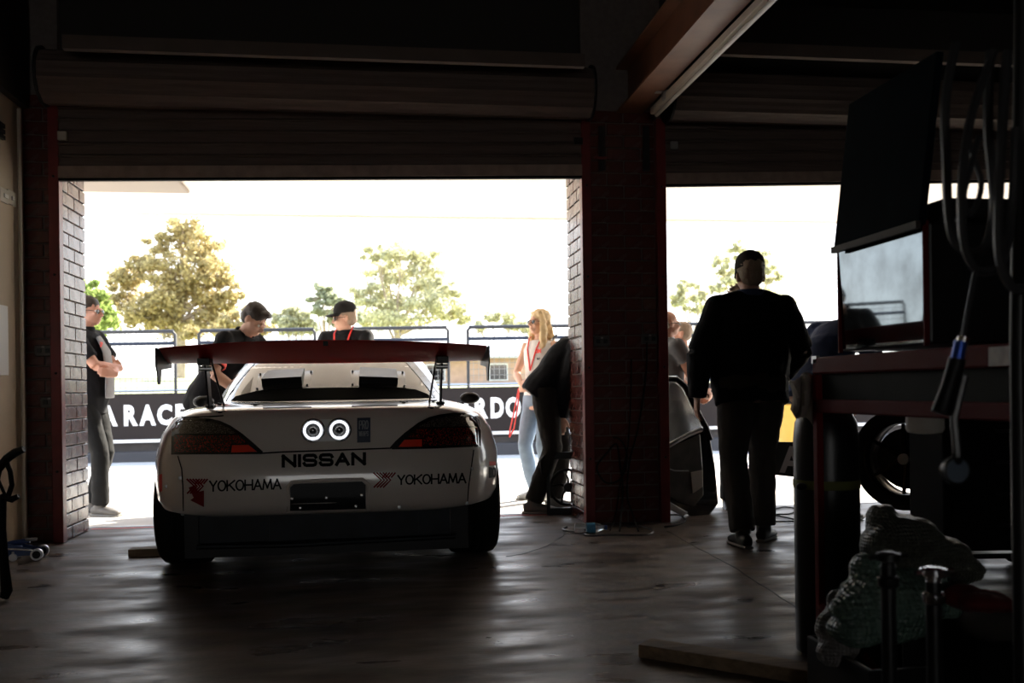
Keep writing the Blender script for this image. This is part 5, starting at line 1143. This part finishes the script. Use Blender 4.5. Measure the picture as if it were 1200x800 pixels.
# heap of netting and bubble wrap on a crate under the bench
q = on_z(1050, 800, 0.0); q = foot(1052, 2.62); cx_, cy_ = q.x, q.y
cr_ = thing('storage_crate', 'black plastic crate on the floor under the wrapping heap', 'crate', (cx_, cy_, 0)); mb = MB().box((-.17, -.16, 0), (.26, .20, .03))
mb.build('base', M_blk, cr_)
for a_ in ((-.17, -.16, .27, -.145), (-.17, .185, .27, .20), (-.18, -.16, -.165, .20), (.255, -.16, .27, .20)): MB().box((a_[0], a_[1], .03), (a_[2], a_[3], .20)).build('side', M_blk, cr_, bevel=.004)
def wrapmat(nm, col, sc, rough, tr=.0, dist=.01):
    m = mat(nm, col, rough, trans=tr, noise=.2, nscale=7); nt = m.node_tree; b = nt.nodes['Principled BSDF']; t_ = nt.nodes.new('ShaderNodeTexCoord'); v_ = nt.nodes.new('ShaderNodeTexVoronoi'); v_.inputs['Scale'].default_value = sc; v_.inputs['Randomness'].default_value = .15
    bp = nt.nodes.new('ShaderNodeBump'); bp.inputs['Distance'].default_value = dist; bp.invert = True; nt.links.new(t_.outputs['Object'], v_.inputs['Vector']); nt.links.new(v_.outputs['Distance'], bp.inputs['Height']); nt.links.new(bp.outputs[0], b.inputs['Normal']); return m
def heap(nm, lab, cat, blobs, m, disp=.03, vox=.009):
    mb = MB()
    for px, py, dd, rx, rz in blobs: mb.ell(on_d(px, py, dd), (rx, rx * .8, rz))
    return tag(put(nm, remesh(mb, nm, vox, 2, disp, .07), m), lab, cat)
heap('netting', 'dark olive plastic netting bunched on top of the wrapping heap', 'netting', [(1032, 612, 2.62, .05, .055), (1058, 640, 2.6, .12, .085), (1095, 652, 2.6, .10, .055), (1120, 668, 2.6, .09, .035)], wrapmat('olive_netting', (.07, .075, .055), 110, .35))
heap('bubble_wrap', 'pale green bubble wrap spilling over the crate under the netting', 'bubble wrap', [(1045, 705, 2.55, .15, .105), (1008, 735, 2.5, .09, .05), (1085, 700, 2.58, .10, .09), (1022, 668, 2.56, .06, .05), (1000, 712, 2.5, .07, .035)], wrapmat('green_bubble_wrap', (.12, .19, .155), 75, .25))
heap('netting_sack', 'pale grey net sack sagging at the left end of the heap', 'sack', [(985, 712, 2.66, .045, .05), (975, 735, 2.64, .05, .06), (985, 758, 2.62, .055, .05), (975, 765, 2.62, .05, .04)], wrapmat('pale_net_sack', (.20, .19, .18), 100, .4), .03)
heap('red_tool_bag', 'crumpled dark red cloth bag at the lower right', 'bag', [(1130, 700, 2.45, .06, .03), (1155, 704, 2.4, .07, .025), (1180, 712, 2.4, .05, .02)], fabric('dark_red_cloth', (.10, .012, .012)), .03)
q = foot(1160, 2.45); tag(MB().box((q.x - .14, q.y - .16, 0), (q.x + .35, q.y + .2, .31)).build('black_tool_box', mat('matt_black_box', (.004, .004, .004), .9, spec=.05), None, bevel=.012), 'low black tool box under the dark red cloth bag', 'box')
def post(px, top, dd, lab, m2):
    q = foot(px, dd); zt = on_d(px, top, dd).z; t = thing('steel_post', lab, 'post', tuple(q))
    MB().tube([(0, 0, .01), (0, 0, zt - .03)], .0155, 16).build('tube', M_black_metal, t, True); MB().lathe([(.017, zt - .075), (.022, zt - .07), (.022, zt - .055), (.016, zt - .05)], 18).build('collar', m2, t, True)
    MB().lathe([(.014, zt - .05), (.014, zt - .022), (.026, zt - .018), (.026, zt - .004), (.012, zt)], 18).build('cap', m2, t, True)
    MB().tube([(-.04, 0, zt - .012), (.042, 0, zt - .010)], .006).build('cross_pin', m2, t, True); MB().lathe([(.11, 0), (.11, .012), (.03, .02)], 24).build('base_plate', M_black_metal, t, True)
    MB().tube([(-.035, 0, .30), (.035, 0, .30)], .006).build('locking_pin', M_black_metal, t, True)
post(1038, 646, 2.0, 'black steel post with black cap before the wrapping heap', M_black_metal); post(1091, 664, 1.95, 'black steel post with chrome cap, right of the black capped one', M_chrome)

# low race car on stands in the right bay
wc = on_d(1064, 537, 5.2); hd_ = math.radians(20); cfw = Vector((-math.sin(hd_), math.cos(hd_), 0)); clf = Vector((-math.cos(hd_), -math.sin(hd_), 0))
rc0 = Vector((wc.x, wc.y, 0)) - clf * .74
oc = thing('single_seat_race_car', 'dark low open-wheel race car raised on stands in the right bay', 'car', tuple(rc0), hd_); zc_ = wc.z
M_cf = mat('dark_car_body', (.006, .006, .007), .45, spec=.2)
def rr_(y, w, zb, zt): return [(w * math.copysign(abs(math.cos(t)) ** .6, math.cos(t)), y, (zb + zt) / 2 + (zt - zb) / 2 * math.copysign(abs(math.sin(t)) ** .6, math.sin(t))) for t in [2 * PI * k / 24 for k in range(24)]]
MB().loft([rr_(-2.0, .30, zc_ - .15, zc_ + .30), rr_(-1.2, .40, zc_ - .18, zc_ + .38), rr_(-.4, .36, zc_ - .18, zc_ + .30), rr_(.2, .22, zc_ - .12, zc_ + .14), rr_(.7, .14, zc_ - .10, zc_ + .06), rr_(1.0, .07, zc_ - .08, zc_ - .0)]).build('tub', M_cf, oc, 45)
MB().loft([rr_(-1.9, .62, zc_ - .20, zc_ + .0), rr_(-1.2, .66, zc_ - .20, zc_ + .08), rr_(-.6, .60, zc_ - .20, zc_ + .05)]).build('side_pod', M_cf, oc, 45)
for s_ in (-1, 1):
    MB().box((s_ * .12 if s_ > 0 else -.76, .72, zc_ - .105), (.76 if s_ > 0 else -.12, .98, zc_ - .085)).box((s_ * .12 if s_ > 0 else -.76, .66, zc_ - .06), (.76 if s_ > 0 else -.12, .76, zc_ - .045)).build('front_wing', M_cf, oc, bevel=.004)
    ep = MB().prism([(.62, zc_ - .16), (.62, zc_ + .02), (.72, zc_ + .06), (.98, zc_ + .05), (1.02, zc_ - .12), (.98, zc_ - .16)], 'x', s_ * .765 - .006, s_ * .765 + .006).build('end_plate', M_cf, oc)
    if s_ < 0: pass
    for ys, hh in ((0.0, .0),):
        Mw = Matrix.Translation((s_ * .74, 0, zc_)) @ Matrix.Rotation(math.radians(18), 4, 'Z') @ Matrix.Rotation(PI / 2, 4, 'Y')
        ty = MB().lathe([(.20, -.085), (.245, -.095), (.275, -.08), (.280, 0), (.275, .08), (.245, .095), (.20, .085), (.20, -.085)], 48, Mw, False).build('wheel', M_rubber, oc, 50)
        MB().lathe([(.202, -.09), (.208, -.094), (.196, -.07), (.19, 0), (.196, .07), (.208, .094), (.202, .09)], 44, Mw, False).build('rim', mat('black_gold_rim', (.05, .035, .015), .25, .8), ty, True)
        for zz_ in (-.090, .090): MB().lathe([(.2055, zz_ - .003), (.2085, zz_), (.2055, zz_ + .003), (.2035, zz_)], 44, Mw, False).build('rim_lip', mat('gold_lip', (.50, .36, .18), .25, 1), ty, True)
        for k in range(6):
            a_ = 2 * PI * k / 6; MB().tube([Mw @ Vector((.02 * math.cos(a_), .02 * math.sin(a_), -.04)), Mw @ Vector((.19 * math.cos(a_), .19 * math.sin(a_), -.06))], [.016, .010], 6).build('spoke', mat('black_gold_rim', (.05, .035, .015), .25, .8), ty, True)
        MB().lathe([(.03, -.07), (.03, -.03)], 16, Mw).build('hub', M_steel, ty, True); MB().lathe([(.165, -.01), (.165, .03)], 32, Mw).build('brake_disc', M_black_metal, ty, True)
    for z_, y_ in ((.10, -.25), (.10, .22), (-.10, -.25), (-.10, .22)): MB().tube([(s_ * .66, 0, zc_ + z_ * .9), (s_ * .20, y_, zc_ + z_)], .011, 6).build('wishbone', M_black_metal, oc, True)
ctl = text_mesh('A', .03); uv, fs = ctl
v = [(-.775, .94 - .24 * (a) * .9, zc_ - .14 + .17 * b) for a, b in uv]; put('end_plate_mark', rawmesh('mark', v, fs), mat('grey_mark', (.35, .33, .36), .4), oc)
for y_ in (-.1, -1.6):
    for s_ in (-1, 1):
        sb = thing('axle_stand', 'pale edged axle stand under the race car, %s' % {(-.1, -1): 'front left', (-.1, 1): 'front right', (-1.6, -1): 'rear left', (-1.6, 1): 'rear right'}[(y_, s_)], 'stand', tuple(rc0 + cfw * y_ - clf * (s_ * .30)), hd_, 'axle stands under the race car')
        MB().tube([(-.09, -.09, 0), (-.02, -.02, zc_ - .22)], .010).tube([(.09, -.09, 0), (.02, -.02, zc_ - .22)], .010).tube([(-.09, .09, 0), (-.02, .02, zc_ - .22)], .010).tube([(.09, .09, 0), (.02, .02, zc_ - .22)], .010).build('leg', M_black_metal, sb, True)
        MB().box((-.05, -.05, zc_ - .23), (.05, .05, zc_ - .185)).build('saddle', M_steel, sb, bevel=.004)
q = foot(1100, 4.7); tk = thing('low_trolley', 'low flat black trolley with bright edge below the race wheel', 'trolley', (q.x, q.y, 0), math.radians(-6))
MB().box((-.28, -.2, .10), (.55, .25, .125)).build('deck', M_black_metal, tk, bevel=.004); MB().box((-.28, .25, .10), (.55, .262, .135)).build('edge_rail', M_steel, tk)
for x_ in (-.22, .48):
    for y_ in (-.15, .2): MB().lathe([(.045, -.015), (.045, .015)], 18, Matrix.Translation((x_, y_, .05)) @ Matrix.Rotation(PI / 2, 4, 'X')).build('castor', M_rubber, tk, True)
tag(MB().prism([(-.10, 0), (.10, 0), (.08, .12), (.02, .17), (-.06, .15)], 'y', 0, .12).build('wheel_chock', mat('grey_chock', (.12, .12, .13), .5), None, bevel=.006, loc=tuple(foot(1060, 4.2))), 'grey wheel chock on the floor between heap and race car', 'chock')
q = foot(1104, 3.92); ec = thing('equipment_cart', 'low matt black equipment cart right of the race wheel', 'cart', (q.x, q.y, 0), math.radians(-8))
M_cart = mat('matt_black_cart', (.004, .004, .004), .85, spec=.08)
MB().box((0, 0, .24), (.60, .34, .775)).build('body', M_cart, ec, bevel=.01); MB().box((-.01, -.01, .775), (.61, .35, .80)).build('top_tray', M_cart, ec, bevel=.004)
for k in range(4): dw = MB().box((.03, -.012, .255 + k * .128), (.57, 0, .37 + k * .128)).build('drawer', M_cart, ec, bevel=.003); MB().tube([(.2, -.03, .35 + k * .128), (.42, -.03, .35 + k * .128)], .006).build('handle', M_black_metal, dw, True)
for x_ in (.06, .56):
    for y_ in (.05, .29): MB().lathe([(.05, -.014), (.05, .014)], 18, Matrix.Translation((x_, y_, .05)) @ Matrix.Rotation(PI / 2, 4, 'X')).tube([(x_, y_, .05), (x_, y_, .25)], .012).build('castor', M_rubber, ec, True)
MB().tube([(.0, .03, .035), (.0, .03, .25)], .008).build('gold_rod', mat('brass', (.35, .25, .10), .3, 1), ec, True)

# labels for the setting
for n_, l_ in {'floor': 'worn dark concrete garage floor', 'ceiling': 'dark garage ceiling with steel beam', 'wall_left': 'cream painted left garage wall', 'wall_right': 'dark right garage wall', 'wall_rear': 'rear garage wall with open paddock door', 'wall_front_left': 'left glazed maroon brick pier',
               'wall_front_middle': 'middle glazed maroon brick pier between the two doorways', 'door_1': 'rolled up brown steel roller door over the race car', 'door_2': 'rolled up brown steel roller door over the right doorway', 'floor_pit_lane': 'sunlit concrete pit lane', 'pit_wall': 'low pit wall coloured dark for shade', 'grass_hill': 'sunlit grass slope beyond the fence',
               'ceiling_soffit': 'white soffit over the pit lane'}.items():
    if n_ in bpy.data.objects: bpy.data.objects[n_]['label'] = l_
